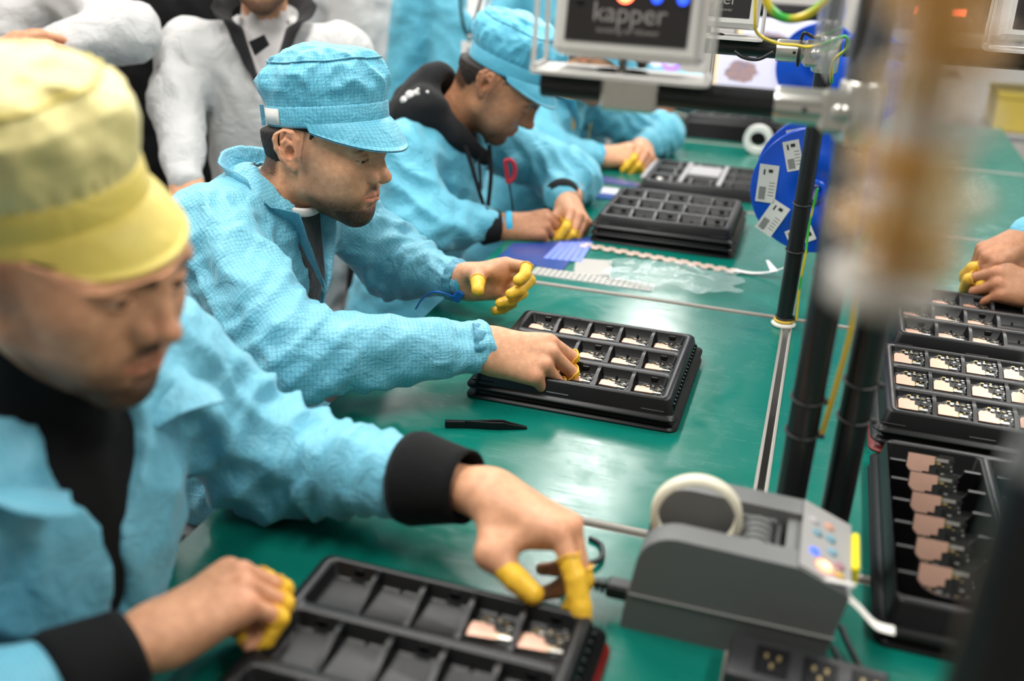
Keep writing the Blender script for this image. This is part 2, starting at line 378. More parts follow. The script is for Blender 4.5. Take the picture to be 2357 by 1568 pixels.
# ------------------------------------------------------------------ head
def head_prims(h, lidup=-6, lidlo=-24, jaw=1.0):
    P = [EL((-.012, 0, .036), (.096, .0765, .083), k=.02), EL((-.045, 0, .0), (.06, .066, .075), k=.03),
         EL((.030, 0, -.022), (.060, .064, .088), k=.035)]
    for s in (-1, 1):
        P += [RC((-.006, .058*s, -.012), (.000, .049*s, -.064), .014, .013, k=.03), RC((.000, .049*s, -.064), (.064, .012*s, -.100), .014, .016, k=.028),
              EL((.055, .045*s, -.026), (.022, .017, .018), k=.03), EL((.052, .036*s, -.062), (.026, .02, .03), k=.03),
              RC((.089, .009*s, .019), (.076, .046*s, .019), .009, .009, k=.018)]
    P += [EL((.071, 0, -.101), (.0185, .021, .0165), k=.018), EL((.0735, 0, -.066), (.021, .028, .024), k=.02),
          RC((.010, 0, -.085), (.060, 0, -.098), .03, .018, k=.03)]
    for s in (-1, 1): P += [EL((.104, .034*s, .001), (.020, .021, .0125), k=.014, sub=True)]
    # nose
    P += [RC((.090, 0, .014), (.1085, 0, -.024), .0068, .0078, k=.012), EL((.1105, 0, -.030), (.0125, .0105, .0100), k=.008),
          RC((.094, 0, -.036), (.107, 0, -.038), .006, .005, k=.006)]
    for s in (-1, 1):
        P += [EL((.0965, .0135*s, -.0345), (.0115, .0062, .0085), k=.006), RC((.085, .004*s, .010), (.092, .013*s, -.026), .006, .007, k=.014)]
        P += [EL((.1045, .0062*s, -.0425), (.0055, .0030, .0035), k=.002, sub=True)]
    # lips
    P += [RC((.0925, -.010, -.0625), (.0925, .010, -.0625), .0058, k=.006), RC((.0915, -.010, -.0735), (.0915, .010, -.0735), .0066, k=.006)]
    for s in (-1, 1): P += [RC((.0925, .008*s, -.0630), (.0815, .0235*s, -.0680), .0052, .0025, k=.006), RC((.0915, .008*s, -.0735), (.0815, .0225*s, -.0690), .006, .0025, k=.006)]
    P += [RC((.1000, -.006, -.0680), (.1000, .006, -.0680), .0015, k=.003, sub=True)]
    for s in (-1, 1): P += [RC((.0998, .006*s, -.0680), (.0862, .0235*s, -.0688), .0015, .0012, k=.003, sub=True)]
    P += [RC((.0985, 0, -.050), (.0975, 0, -.0575), .0025, k=.005, sub=True), RC((.0955, -.008, -.0845), (.0955, .008, -.0845), .005, k=.010, sub=True)]
    # eyelids: a sphere with a slit through which the eyeball shows
    up, lo = math.radians(lidup), math.radians(lidlo)
    for s in (-1, 1):
        c = V(.0765, .0325*s, -.001)
        P += [EL(c, (.0148, .0155, .0148), k=.005)]
        def slit(Q, c=c):
            q = Q-c; x, y, z = q[..., 0], q[..., 1], q[..., 2]
            wy = np.clip(1-(y/.0135)**2, 0, 1)
            mid = (up+lo)/2; ha = (up-lo)/2*wy
            an = np.arctan2(z, np.maximum(x, 1e-4))-mid
            d1 = (np.abs(an)-ha)*np.maximum(x, .004)
            r = np.linalg.norm(q, axis=-1)
            return np.maximum(np.maximum(d1, r-.0185), .004-x)
        P += [FN(slit, c-.02, c+.02, k=.0012)]
        # crease above the lid
        P += [RC(c+V(.0135, -.010, .0095), c+V(.0135, .010, .0095), .0018, k=.004, sub=True)]
    # ears
    for s in (-1, 1):
        def E(f, u, o): return V(-.016+f*.95+o*-.35*.0, (.0715+o)*s, -.004+u)
        tilt = .22
        def EP(f, u, o):
            return V(-.018+f+u*-tilt, (.0725+o+.35*max(0, -f))*s, -.006+u)
        out = [(.010, .004, .002), (.013, .020, .004), (.006, .031, .007), (-.006, .0345, .010), (-.016, .029, .012), (-.0205, .016, .012), (-.020, .002, .011), (-.015, -.012, .009), (-.007, -.023, .006)]
        for q0, q1 in zip(out[:-1], out[1:]): P += [RC(EP(*q0), EP(*q1), .0040, .0040, k=.003)]
        P += [EL(EP(-.003, -.026, .004), (.0085, .0042, .009), k=.005)]
        P += [EL(EP(-.004, .003, .003), (.017, .0075, .029), k=.006)]
        an = [(-.002, .022, .008), (-.011, .012, .010), (-.012, .000, .0095), (-.006, -.012, .008)]
        for q0, q1 in zip(an[:-1], an[1:]): P += [RC(EP(*q0), EP(*q1), .0030, .0030, k=.003)]
        P += [EL(EP(-.001, -.001, .008), (.0075, .0075, .0105), k=.003, sub=True), RC(EP(.003, .018, .010), EP(-.004, .022, .011), .0028, k=.002, sub=True)]
        P += [RC(EP(.0085, -.002, .004), EP(.007, -.008, .004), .0040, k=.003)]
    return P
def seg_d(P, pts):
    d = np.full(len(P), 9.)
    for a, b in zip(pts[:-1], pts[1:]):
        a, b = V(*a), V(*b); t = np.clip(((P-a)@(b-a))/((b-a)@(b-a)), 0, 1); d = np.minimum(d, np.linalg.norm(P-a-t[:, None]*(b-a), axis=1))
    return d
def sstep(x, a, b): t = np.clip((x-a)/(b-a), 0, 1); return t*t*(3-2*t)
def head_colors(L, tone, beard=1.0, stache=1.0, lids=(-6, -24)):
    n = len(L); x, y, z = L.T; ay = np.abs(y)
    col = np.tile(V(*tone), (n, 1))
    # warmer nose, cheeks, ears
    warm = np.exp(-(((x-.11)/.018)**2+(z+.032)**2/.016**2+(ay/.016)**2))*.6+np.exp(-((ay-.085)/.012)**2-((x+.018)/.03)**2-((z+.004)/.04)**2)*.6
    col *= 1+np.stack([.05*warm, -.16*warm, -.16*warm], 1)
    lips = np.minimum(seg_d(L*[1, 1, 1], [(.090, -.022, -.069), (.098, -.008, -.0635), (.098, .008, -.0635), (.090, .022, -.069)]), seg_d(L, [(.090, -.021, -.069), (.097, -.008, -.0735), (.097, .008, -.0735), (.090, .021, -.069)]))
    lm = sstep(-lips, -.0065, -.0035)*(x > .078)
    col = col*(1-lm[:, None])+lm[:, None]*(V(*tone)*V(.86, .66, .68))
    be = np.zeros(n)
    chin = sstep(-z, .078, .094)*sstep(x, .028, .062)
    jawl = sstep(-z, .052, .088)*sstep(x, -.012, .02)*.62*sstep(ay, .01, .03)
    cheek = sstep(-z, .02, .055)*np.exp(-((x-.02)/.022)**2)*.30*(ay > .045)
    sb = np.exp(-((x-.006)/.010)**2)*sstep(-z, -.03, .0)*sstep(z, -.06, -.03)*.45*(ay > .05)
    st = np.exp(-(seg_d(L, [(.082, -.027, -.066), (.092, -.012, -.0565), (.096, 0, -.0535), (.092, .012, -.0565), (.082, .027, -.066)])/.0062)**2)*stache
    go = np.exp(-(seg_d(L, [(.080, -.028, -.070), (.072, -.027, -.090)])/.008)**2)*.55+np.exp(-(seg_d(L, [(.080, .028, -.070), (.072, .027, -.090)])/.008)**2)*.55
    soul = np.exp(-(seg_d(L, [(.092, 0, -.083), (.09, 0, -.09)])/.005)**2)*.6
    be = np.clip(np.maximum.reduce([chin*1.0, jawl*1.25, cheek*1.2, sb, go*1.4, soul*1.3])*beard, 0, 1)
    br = 0
    for s in (-1, 1): br = np.maximum(br, np.exp(-(seg_d(L, [(.097, .012*s, .0145), (.092, .030*s, .0190), (.078, .049*s, .0145)])/.0050)**2))
    for s in (-1, 1):
        q = L-V(.0765, .0325*s, -.001); an = np.arctan2(q[:, 2], q[:, 0]); rq = np.linalg.norm(q, axis=1); wy = np.clip(1-(q[:, 1]/.0135)**2, 0, 1); md = math.radians(sum(lids)/2); ha = math.radians(lids[0]-lids[1])/2
        br = np.maximum(br, np.exp(-((an-md-ha*wy-.05)/.10)**2)*(rq < .0185)*(np.abs(q[:, 1]) < .015)*(q[:, 0] > 0)*.8)
    be = np.maximum(np.maximum(be, st*.9), np.clip(br*1.5, 0, 1)); be = be*(1-lm)
    # short cropped hair below the cap
    hm = sstep(-x, -.012, .006)*sstep(z, -.035, -.015)+sstep(-x, .045, .06)*sstep(z, -.075, -.05)
    hm = np.clip(hm, 0, 1)*np.where((np.abs(ay-.086) < .0125) & (x > -.045) & (x < .0), 0, 1)
    be = np.maximum(be, np.clip(hm, 0, .93)*.93)
    return col, be
CAP_A, CAP_B, CAP_BH = .1105, .0885, .034
def under_cap(L, cap):
    """presses head or hair points inside the cap"""
    if not cap: return L
    Rt = rot3(0, cap.get('tilt', 8), cap.get('roll', 0)); cs = cap.get('cs', 1.); t = V(cap.get('xb', -.012), 0, cap.get('zb', .03)); q = ((L-t)@Rt)/cs
    A, B = CAP_A*.955, CAP_B*.955; r = np.sqrt((q[:, 0]/A)**2+(q[:, 1]/B)**2); wt = sstep(q[:, 2], -.010, .002)
    zr = np.clip(1-np.clip((q[:, 2]-.03)/.09, 0, 1)**2, .1, 1)**.5
    bl, dr = cap.get('brimlen', .058), cap.get('drop', 1.); an = np.arctan2(q[:, 1]/CAP_B, q[:, 0]/CAP_A); ca = np.clip(np.cos(an*.98), 0, 1)
    tt = np.clip((q[:, 0]-CAP_A*1.0*np.cos(an))/(bl*.93*np.maximum(ca, .1)**.75), 0, 1); zu = .006-dr*(.030*tt*tt+.022*tt)*ca-np.sin(an)**2*.006*tt-.006
    mk = (ca > .08) & (r > .93) & (q[:, 2] > zu) & (q[:, 2] < .014); q[:, 2] = np.where(mk, zu, q[:, 2])
    f = np.where(r > zr, zr/np.maximum(r, 1e-6), 1); f = 1+(f-1)*wt; q[:, 0] *= f; q[:, 1] *= f
    zt = CAP_BH+.055*cap.get('height', .083)/.1; q[:, 2] = np.where(q[:, 2] > zt, zt+(q[:, 2]-zt)*.08, q[:, 2])
    return (q*cs)@Rt.T+t
def make_head(P, o, R, sc, neck, tone, h=.002, lids=(-6, -24), beard=1, stache=1, neckr=.055, brow=True, cap=None):
    """returns world verts, faces, colour, beard of head + neck; adds eyes and hair as parts"""
    pr = head_prims(h, *lids)
    nb = (V(*neck)-o)@R/sc
    pr += [RC((-.034, 0, -.045), nb*.97, neckr, neckr*1.08, k=.03)]
    vs, F = sdf_mesh(pr, h); col, be = head_colors(vs, tone, beard, stache, lids)
    vs = under_cap(relax(vs, F, 1), cap)
    ws = o+(vs*sc)@R.T
    # eyeballs
    for s in (-1, 1):
        mb = []; n = 24; c = V(.0765, .0325*s, -.001); Vs = []; Fs = []; Cs = []
        ga = math.radians((lids[0]+lids[1])/2); g = V(math.cos(ga), 0, math.sin(ga)); e1 = V(0, 1, 0); e2 = np.cross(g, e1)
        rr = [0, .14, .25, .29, .54, .58, .64, .85, 1.1, 1.5]
        for a in rr:
            for k in range(n):
                th = 2*PI*k/n; Vs.append(c+.0135*(g*math.cos(a)+(e1*math.cos(th)+e2*math.sin(th))*math.sin(a)))
                Cs.append((.005, .004, .003) if a < .27 else (.035, .016, .008) if a < .56 else (.50, .44, .40))
        for i in range(len(rr)-1):
            for k in range(n): Fs.append((i*n+k, i*n+(k+1) % n, i*n+n+(k+1) % n, i*n+n+k))
        Vs = o+(np.array(Vs)*sc)@R.T
        quickmesh('eyeball', Vs, np.array(Fs), M_EYE, P, attrs={'col': np.array(Cs)})
    return ws, F, col, be
def make_hair(P, o, R, sc, h=.0025, front=.0, seed=0, cap=None):
    """close-cropped hair showing below the cap: a shell over the skull"""
    pr = [EL((-.016, 0, .036), (.103, .0795, .086), k=.02), EL((-.048, 0, -.004), (.060, .0685, .072), k=.03)]
    pr += [FN(lambda Q: np.maximum(Q[..., 0]-(.020+.55*(Q[..., 2]-.00)), -.5), (-.2, -.2, -.2), (.2, .2, .2), sub=False)] if False else []
    vs, F = sdf_mesh(pr, h)
    x, y, z = vs.T
    keep = ((z > .012+.9*(x-.035)) | (x < -.034)) & (z > -.058-.3*x) & ~((np.abs(z+.004) < .036) & (x > -.046) & (x < .010) & (z < .030)) & (x < .045)
    fk = keep[F].all(1); F = F[fk]
    used, inv = np.unique(F, return_inverse=True); vs = vs[used]; F = inv.reshape(-1, 4)
    n = vnormals(vs, F); vs = under_cap(vs+n*(pnoise(vs*220+seed)*.0012)[:, None], cap)
    return quickmesh('hair', o+(vs*sc)@R.T, F, M_HAIR, P)
# ------------------------------------------------------------------ peaked cap
def make_cap(P, o, R, sc, mc, mb, tilt=8, puff=1.0, height=.083, tagm=None, seed=3, brimlen=.058, zb=.030, n=180, name='cap', lean=(0, 0), drop=1.0, xb=-.012, cs=1.0, roll=0, rum=1.0):
    Rt = rot3(0, tilt, roll); RR = R@Rt; oo = o+R@(V(xb, 0, zb)*sc); sc = sc*cs
    A, B = CAP_A, CAP_B
    def W(q): return oo+(np.asarray(q)*sc)@RR.T
    th = np.linspace(0, 2*PI, n, endpoint=False)
    def ring(f, z): return np.stack([A*f*np.cos(th), B*f*np.sin(th), np.full(n, z) if np.ndim(z) == 0 else z], 1)
    def sheet(nm, rings, m, par, thick=0):
        k = len(rings); vs = np.concatenate(rings); F = []; uv = []
        L = [0]
        for a, b in zip(rings[:-1], rings[1:]): L.append(L[-1]+np.linalg.norm(b-a, axis=1).mean())
        for i in range(k-1):
            for j in range(n):
                j2 = (j+1) % n; F.append((i*n+j, i*n+j2, i*n+n+j2, i*n+n+j))
                for jj, ii in ((j, i), (j+1, i), (j+1, i+1), (j, i+1)): uv.append((jj/n*2*PI*.098, L[ii]))
        return quickmesh(nm, W(vs), np.array(F), m, par, uv=np.array(uv))
    cp = bpy.data.objects.new(name, None)
    # band: two layered sheet with thickness
    bh = .034
    rings = [ring(1.0, .004), ring(1.0, 0), ring(1.012, -.001), ring(1.028, .004), ring(1.030, bh*.5), ring(1.030, bh-.002), ring(1.014, bh+.001), ring(.99, bh)]
    band = sheet('cap_band', rings, mb, P)
    # crown
    rings = []; prof = [(1.005, bh-.004), (1.015, bh+.003), (1.07*puff, bh+.013), (1.115*puff, bh+.028), (1.125*puff, bh+.042), (1.09*puff, bh+.056), (1.01*puff, bh+.067), (.925*puff, bh+.0735), (.90*puff, bh+.0755), (.80, bh+.084), (.62, bh+.093), (.40, bh+.0985), (.18, bh+.101), (.01, bh+.1015)]
    # resample
    pr = []
    for (r0, z0), (r1, z1) in zip(prof[:-1], prof[1:]):
        for t in (0, .25, .5, .75): pr.append((r0+(r1-r0)*t, z0+(z1-z0)*t))
    pr.append(prof[-1])
    hz = height/.1
    for r, z in pr:
        zz = bh+(z-bh)*hz; g = ring(r, zz); f = max(0, 1-(z-bh)/.02)
        up = min(1, max(0, (z-bh)/.04))
        gat = np.sin(th*40+2*np.sin(th*5))*.0024*f*(1-abs(f-.45))
        q = g*[9, 9, 9]+seed; wob = rum*(pnoise(q*1.3)*.012*up+(.25-np.abs(pnoise(g*[26, 26, 17]+seed)))*.018*up*min(1, r*1.6)+pnoise(g*[60, 60, 38]+seed)*.0036*up)
        d = g/np.maximum(np.linalg.norm(g*[1, 1, 0], axis=1), .02)[:, None]*[1, 1, 0]
        g = g+d*(gat+wob*min(1, r*1.3))[:, None]; g[:, 2] += wob*.8*(1-min(1, r))+pnoise(g*[14, 14, 3]+seed+9)*.006*up*(r < .98)
        g[:, 0] += lean[0]*max(0, z-bh)/.1; g[:, 1] += lean[1]*max(0, z-bh)/.1
        if abs(r-.93*puff) < .012: g = g+d*.0022
        rings.append(g)
    crown = sheet('cap_crown', rings, mc, P)
    # top seam welt: follows the crown ring at the plate edge
    ki = min(range(len(pr)), key=lambda i: abs(pr[i][0]-.93*puff)+(0 if pr[i][1] > bh+.06 else 9))
    w = W(rings[ki]*[1.004, 1.004, 1]+[0, 0, .0012]); MBx = MB().tube([tuple(q) for q in w[::2]], .0013*sc, 6, closed=True); MBx.build('cap_seam', mb, crown, fixn=False)
    # brim
    nb, nr = 41, 9; vs = []; F = []; uv = []
    for side in (0, 1):
        for i in range(nr):
            t = i/(nr-1)
            for j in range(nb):
                a = (j/(nb-1)*2-1)*math.radians(84); ca = max(0, math.cos(a*.98)); e = brimlen*ca**.75
                x = A*1.03*math.cos(a)+e*t*(.93); y = B*1.03*math.sin(a)*(1+.10*t*ca); z = .006-drop*(.030*t*t*ca+.022*t*ca)-abs(math.sin(a))**2*.006*t-side*.0028
                vs.append((x, y, z))
    for side in (0, 1):
        b0 = side*nb*nr
        for i in range(nr-1):
            for j in range(nb-1):
                q = [b0+i*nb+j, b0+i*nb+j+1, b0+i*nb+nb+j+1, b0+i*nb+nb+j]; q = q[::-1] if side == 0 else q
                F.append(q)
                for k in q: kk = k-b0; uv.append(((kk % nb)/nb*.24, (kk//nb)/nr*.06))
    e0 = (nr-1)*nb
    for j in range(nb-1):
        q = (e0+j, e0+j+1, nb*nr+e0+j+1, nb*nr+e0+j); F.append(q); uv += [(0, 0)]*4
    brim = quickmesh('cap_brim', W(np.array(vs)), np.array(F), mb, P, uv=np.array(uv))
    if tagm:   # adjuster strap with a white patch at the back right
        Vs = []; Fs = []
        for k in range(9):
            a = math.radians(-112-k*3.6)
            for zz in (.004, .031):
                for rr_ in (1.034, 1.052): Vs.append((A*rr_*math.cos(a), B*rr_*math.sin(a), zz))
        for k in range(8):
            b0 = k*4; Fs += [(b0, b0+4, b0+6, b0+2), (b0+1, b0+3, b0+7, b0+5), (b0+2, b0+6, b0+7, b0+3), (b0, b0+1, b0+5, b0+4)]
        Fs += [(0, 2, 3, 1), (32, 33, 35, 34)]
        quickmesh('cap_strap_patch', W(np.array(Vs)), np.array(Fs), tagm, band)
        Vs = [(q[0]*1.006, q[1]*1.006, (q[2]-.0175)*1.15+.0175) for q in Vs[24:]]; Vs2 = Vs
        mbx = MB()
        a0 = math.radians(-143)
        for k in range(4):
            pass
        t0 = [V(A*1.05*math.cos(a0+d), B*1.05*math.sin(a0+d), 0) for d in (0, -.10)]
        quickmesh('cap_strap_end', W(np.array([t0[0]+V(0, 0, .0), t0[1]*1.06+V(0, 0, -.002), t0[1]*1.06+V(0, 0, .035), t0[0]+V(0, 0, .035)])), np.array([(0, 1, 2, 3)]), mb, band)
    return band
# ------------------------------------------------------------------ hands
FING = dict(index=((.094, .0275, .001), (.045, .027, .022), .0092), middle=((.098, .0070, .004), (.050, .031, .023), .0095),
            ring=((.092, -.0130, .002), (.046, .029, .023), .0089), little=((.083, -.0310, -.003), (.036, .022, .020), .0079))
def hand_frame(d, back):
    """d: wrist to knuckles, back: out of the back of the hand"""
    d = V(*d); d /= np.linalg.norm(d); b = V(*back); b = b-d*(b@d); b /= np.linalg.norm(b)
    return d, b
def make_hand(wrist, d, back, right, pose, sc=1.0, elbow=None, h=.0018, cots=None, P=None, tone=None, wr=.027, palmdark=0):
    """pose: finger -> (mcp, pip, dip, spread) degrees, 'thumb' -> three unit-ish directions in hand coordinates
    hand coordinates: x to the fingers, y to the thumb, z out of the back"""
    d, b = hand_frame(d, back); side = np.cross(b, d)        # left of d when seen from the back
    ys = -side if right is False else side
    # right hand seen from the back, fingers up: thumb to the left
    R = np.stack([d, ys, b], 1); w = V(*wrist)
    prims = []; joints = {}
    for nm, (m0, Ls, r) in FING.items():
        a1, a2, a3, spd = [math.radians(a) for a in pose[nm]]
        p = V(*m0); js = [p]; an = 0; 
        for L, a in zip(Ls, (a1, a2, a3)):
            an += a; dv = V(math.cos(an)*math.cos(spd), math.cos(an)*math.sin(spd) if True else 0, -math.sin(an)); p = p+dv*L; js.append(p)
        joints[nm] = (js, r)
        prims += [RC((.012, m0[1]*.55, -.002), V(*m0)-V(.004, 0, .003), .0145, r*1.22, k=.012), EL(V(*m0)+V(0, 0, -.001), (r*1.12,)*3, k=.006)]
        prims += [RC(js[0], js[1], r*1.10, r, k=.0045), RC(js[1], js[2], r*1.02, r*.93, k=.003), RC(js[2], js[3]-(js[3]-js[2])*.25, r*.95, r*.82, k=.003)]
    # palm body
    prims += [RC((.022, .012, -.008), (.078, .014, -.007), .018, .016, k=.018), RC((.022, -.014, -.009), (.070, -.020, -.008), .019, .014, k=.018), RC((0, 0, 0), (.030, 0, -.004), wr*.88, .024, k=.02, sq=((0, 0, 1), 1.25))]
    p = V(.022, .020, -.010); js = [p]; dirs = pose['thumb']
    for L, dv in zip((.046, .034, .027), dirs): dv = V(*dv); p = p+dv/np.linalg.norm(dv)*L; js.append(p)
    joints['thumb'] = (js, .0108)
    prims += [RC(js[0], js[1], .0165, .0125, k=.014), RC(js[1], js[2], .0122, .0105, k=.005), RC(js[2], js[3]-(js[3]-js[2])*.2, .0112, .0090, k=.004), RC(js[1], (.080, .024, -.004), .008, .007, k=.02)]
    if elbow is not None:
        e = ((V(*elbow)-w)@R)/sc; L = np.linalg.norm(e); e = e*min(1, .24/L)
        prims += [RC((.004, 0, -.001), e*.35, wr*.88, wr*.95, k=.02, sq=((0, 0, 1), 1.15)), RC(e*.3, e, wr*.92, wr*1.0, k=.02)]
    vs, F = sdf_mesh(prims, h)
    vs = relax(vs, F, 1)
    # knuckle and tendon relief
    col = np.tile(V(*tone), (len(vs), 1))
    red = np.zeros(len(vs))
    for nm, (js, r) in joints.items():
        for q in js[:3]: red = np.maximum(red, np.exp(-(np.linalg.norm(vs-q, axis=1)/.012)**2))
        # creases across the finger joints
    col = col*(1+np.stack([.03*red, -.12*red, -.12*red], 1))
    ws = w+(vs*sc)@R.T
    # finger cots
    for nm, start in (cots or {}).items():
        js, r = joints[nm]; js = [V(*q) for q in js]
        # start: distance along the finger in phalange units where the cot begins
        k = int(start); f = start-k; s0 = js[k]+(js[k+1]-js[k])*f; ch = [s0]+js[k+1:]
        rr = r+.0016; pr = []
        for q0, q1 in zip(ch[:-1], ch[1:]):
            last = q1 is ch[-1]; pr.append(RC(q0, q1-(q1-q0)*(.25 if last else 0), rr*.99, rr*(.86 if last else .97), k=.002))
        ax = (ch[1]-ch[0]); ax /= np.linalg.norm(ax)
        cut = FN(lambda Q, s0=s0, ax=ax: (Q-s0)@ax, s0-.03, s0+.03); pr.append(cut)
        cv, cf = sdf_mesh(pr, h)
        nn = vnormals(cv, cf); tip = ch[-1]
        wv = np.sin(np.arctan2((cv-s0)@np.cross(ax, V(.1, .9, .3)), (cv-s0)@V(.2, .3, .9))*9)*.0006*np.exp(-(np.linalg.norm(cv-(tip*.7+ch[-2]*.3), axis=1)/.010)**2)+pnoise(cv*140)*.0005
        cv = cv+nn*wv[:, None]
        o = quickmesh('finger_cot', w+(cv*sc)@R.T, cf, M_COT, P)
        a = np.cross(ax, V(.3, .2, .9)); a /= np.linalg.norm(a); bb = np.cross(ax, a)
        rad = rr*1.06 if k < 2 else rr*1.0
        ringp = [w+R@((s0+ax*(.0012*math.sin(3*t+k))+(a*math.cos(t)+bb*math.sin(t))*(rad+.0006*math.sin(5*t)))*sc) for t in np.linspace(0, 2*PI, 28, endpoint=False)]
        MB().tube(ringp, .0011*sc, 6, closed=True).build('cot_rim', M_COT, o, fixn=False)
    return ws, F, col, np.zeros(len(ws)), joints, (w, R, sc)
def make_body(P, chunks, name='body'):
    vs = np.concatenate([c[0] for c in chunks]); n = 0; F = []
    for c in chunks: F.append(c[1]+n); n += len(c[0])
    return quickmesh(name, vs, np.concatenate(F), SKIN, P, attrs={'col': np.concatenate([c[2] for c in chunks]), 'beard': np.concatenate([c[3] for c in chunks])})
def plain_chunk(prims, h, tone):
    vs, F = sdf_mesh(prims, h); return vs, F, np.tile(V(*tone), (len(vs), 1)), np.zeros(len(vs))
# ------------------------------------------------------------------ garments
def garment(name, P, prims, h, m, folds=(), amp=.006, freq=9., seed=0, cut=(), fine=.0015, stretch=(1, 1, 1), thick=None):
    vs, F = sdf_mesh(list(prims)+list(cut), h); vs = relax(vs, F, 2)
    n = vnormals(vs, F)
    q = vs*V(*stretch)*freq+seed*3.7
    wq = np.stack([pnoise(q*.8+11), pnoise(q*.8+23), pnoise(q*.8+37)], 1)*.55
    d = (.5-2*np.abs(pnoise(q+wq)))*amp*.62+(.4-2*np.abs(pnoise(q*2.1+wq*1.5+5)))*amp*.40+pnoise(q*4.5)*fine
    for c, ax, wl, a, rad in folds:
        c = V(*c); ax = V(*ax); ax /= np.linalg.norm(ax); r = np.linalg.norm(vs-c, axis=1)
        ph = ((vs-c)@ax)/wl*2*PI+pnoise(vs*14+seed)*2.2
        d = d+np.exp(-(r/rad)**2)*a*(1-2*np.abs(np.sin(ph*.5)))
    vs = vs+n*d[:, None]; vs = relax(vs, F, 1)
    # uv from the limb each face lies on
    fc = vs[F].mean(1); best = np.full(len(F), 9e9); uv = np.zeros((len(F), 4, 2))
    for p in prims:
        if not isinstance(p, RC): continue
        dd = p.d(fc); mk = dd < best
        if not mk.any(): continue
        best[mk] = dd[mk]; ax = p.b-p.a; L = np.linalg.norm(ax); ax = ax/L if L > 1e-6 else V(0, 0, 1)
        e = V(0, 0, 1) if abs(ax[2]) < .8 else V(0, 1, 0); e = e-ax*(e@ax); e /= np.linalg.norm(e); g = np.cross(ax, e); rr = (p.ra+p.rb)/2
        Q = vs[F[mk]]-p.a; u = Q@ax; an = np.arctan2(Q@g, Q@e); c0 = fc[mk]-p.a; an0 = np.arctan2(c0@g, c0@e)[:, None]
        an = an0+(an-an0+PI) % (2*PI)-PI; uv[mk, :, 0] = u; uv[mk, :, 1] = an*rr
    o = quickmesh(name, vs, F, m, P, uv=uv.reshape(-1, 2))
    return o
def cuff(name, P, a, b, r0, r1, m, n=28, ruff=0, elastic=0):
    """open tube, doubled wall, from a to b"""
    a, b = V(*a), V(*b); ax = b-a; L = np.linalg.norm(ax); ax /= L; e = V(0, 0, 1) if abs(ax[2]) < .8 else V(0, 1, 0); e = e-ax*(e@ax); e /= np.linalg.norm(e); g = np.cross(ax, e)
    pr = [(0, r0*.9), (0, r0), (.15, r0*1.04), (.5, (r0+r1)/2*1.03), (.85, r1*1.03), (1, r1), (1.0, r1*.93), (.7, r1*.9)]
    vs = []; F = []
    for t, r in pr:
        for k in range(n):
            th = 2*PI*k/n; rr = r*(1+ruff*math.sin(th*11+t*2)+.5*ruff*math.sin(th*17)); vs.append(a+ax*L*t+(e*math.cos(th)+g*math.sin(th))*rr)
    for i in range(len(pr)-1):
        for k in range(n): F.append((i*n+k, i*n+(k+1) % n, i*n+n+(k+1) % n, i*n+n+k))
    return quickmesh(name, np.array(vs), np.array(F), m, P, uv=np.zeros((len(F)*4, 2)))
# ------------------------------------------------------------------ the place
FLOOR = -.20
def floor_mat():
    m = bpy.data.materials.new('floor_vinyl'); m.use_nodes = True; t = NT(m); b = t.n['Principled BSDF']; co = t.new('ShaderNodeTexCoord').outputs['Object']
    t.l.new(t.mix(t.noise(6, 5, .6, co), (.13, .13, .13), (.19, .19, .18)), b.inputs['Base Color']); b.inputs['Roughness'].default_value = .35; return m
M_WALL = mat('wall_paint', (.52, .50, .47), .8, var=.04, vscale=3)
M_CEIL = mat('ceiling_tile', (.38, .38, .38), .9, var=.03, vscale=8, bump=.2, bscale=90)
def struct(name, c, d, m): o = MB().box(c, d).build(name, m); o['kind'] = 'structure'; return o
struct('floor', (-.6, 2.6, FLOOR-.05), (7.4, 9.4, .1), floor_mat())
struct('wall_back', (-.6, 7.25, 1.3), (7.4, .1, 3.2), M_WALL)
struct('wall_left', (-4.25, 2.6, 1.3), (.1, 9.4, 3.2), M_WALL)
struct('wall_right', (3.05, 2.6, 1.3), (.1, 9.4, 3.2), M_WALL)
struct('wall_front', (-.6, -2.05, 1.3), (7.4, .1, 3.2), M_WALL)
struct('ceiling', (-.6, 2.6, 2.95), (7.4, 9.4, .1), M_CEIL)
struct('baseboard_back', (-.6, 7.19, FLOOR+.05), (7.4, .02, .1), mat('skirting', (.35, .35, .36), .5))
M_LH = mat('lamp_housing', (.75, .75, .74), .4); M_LD = mat('lamp_diffuser', (.9, .9, .88), .5, emit=(1, .985, .95), estr=3)
for i, (lx, ly) in enumerate(LAMPS):
    r = empty('ceiling_lamp', (lx, ly, LAMP_Z), 0, '%s ceiling tube lamp from the camera in the row %s' % (['first', 'second', 'third', 'fourth'][i % 4], ['over the aisle', 'above the seated workers', 'beyond the benches'][i//4]), 'lamp', 'ceiling tube lamps')
    MB().box((0, 0, .02), (.30, 1.24, .05), bev=.01).build('housing', M_LH, r)
    MB().box((0, 0, -.010), (.27, 1.18, .012), bev=.004).build('diffuser', M_LD, r)
    for dy in (-.5, .5): MB().tube([(0, dy, .04), (0, dy, .15)], .004, 6).build('hanger', M_LH, r)
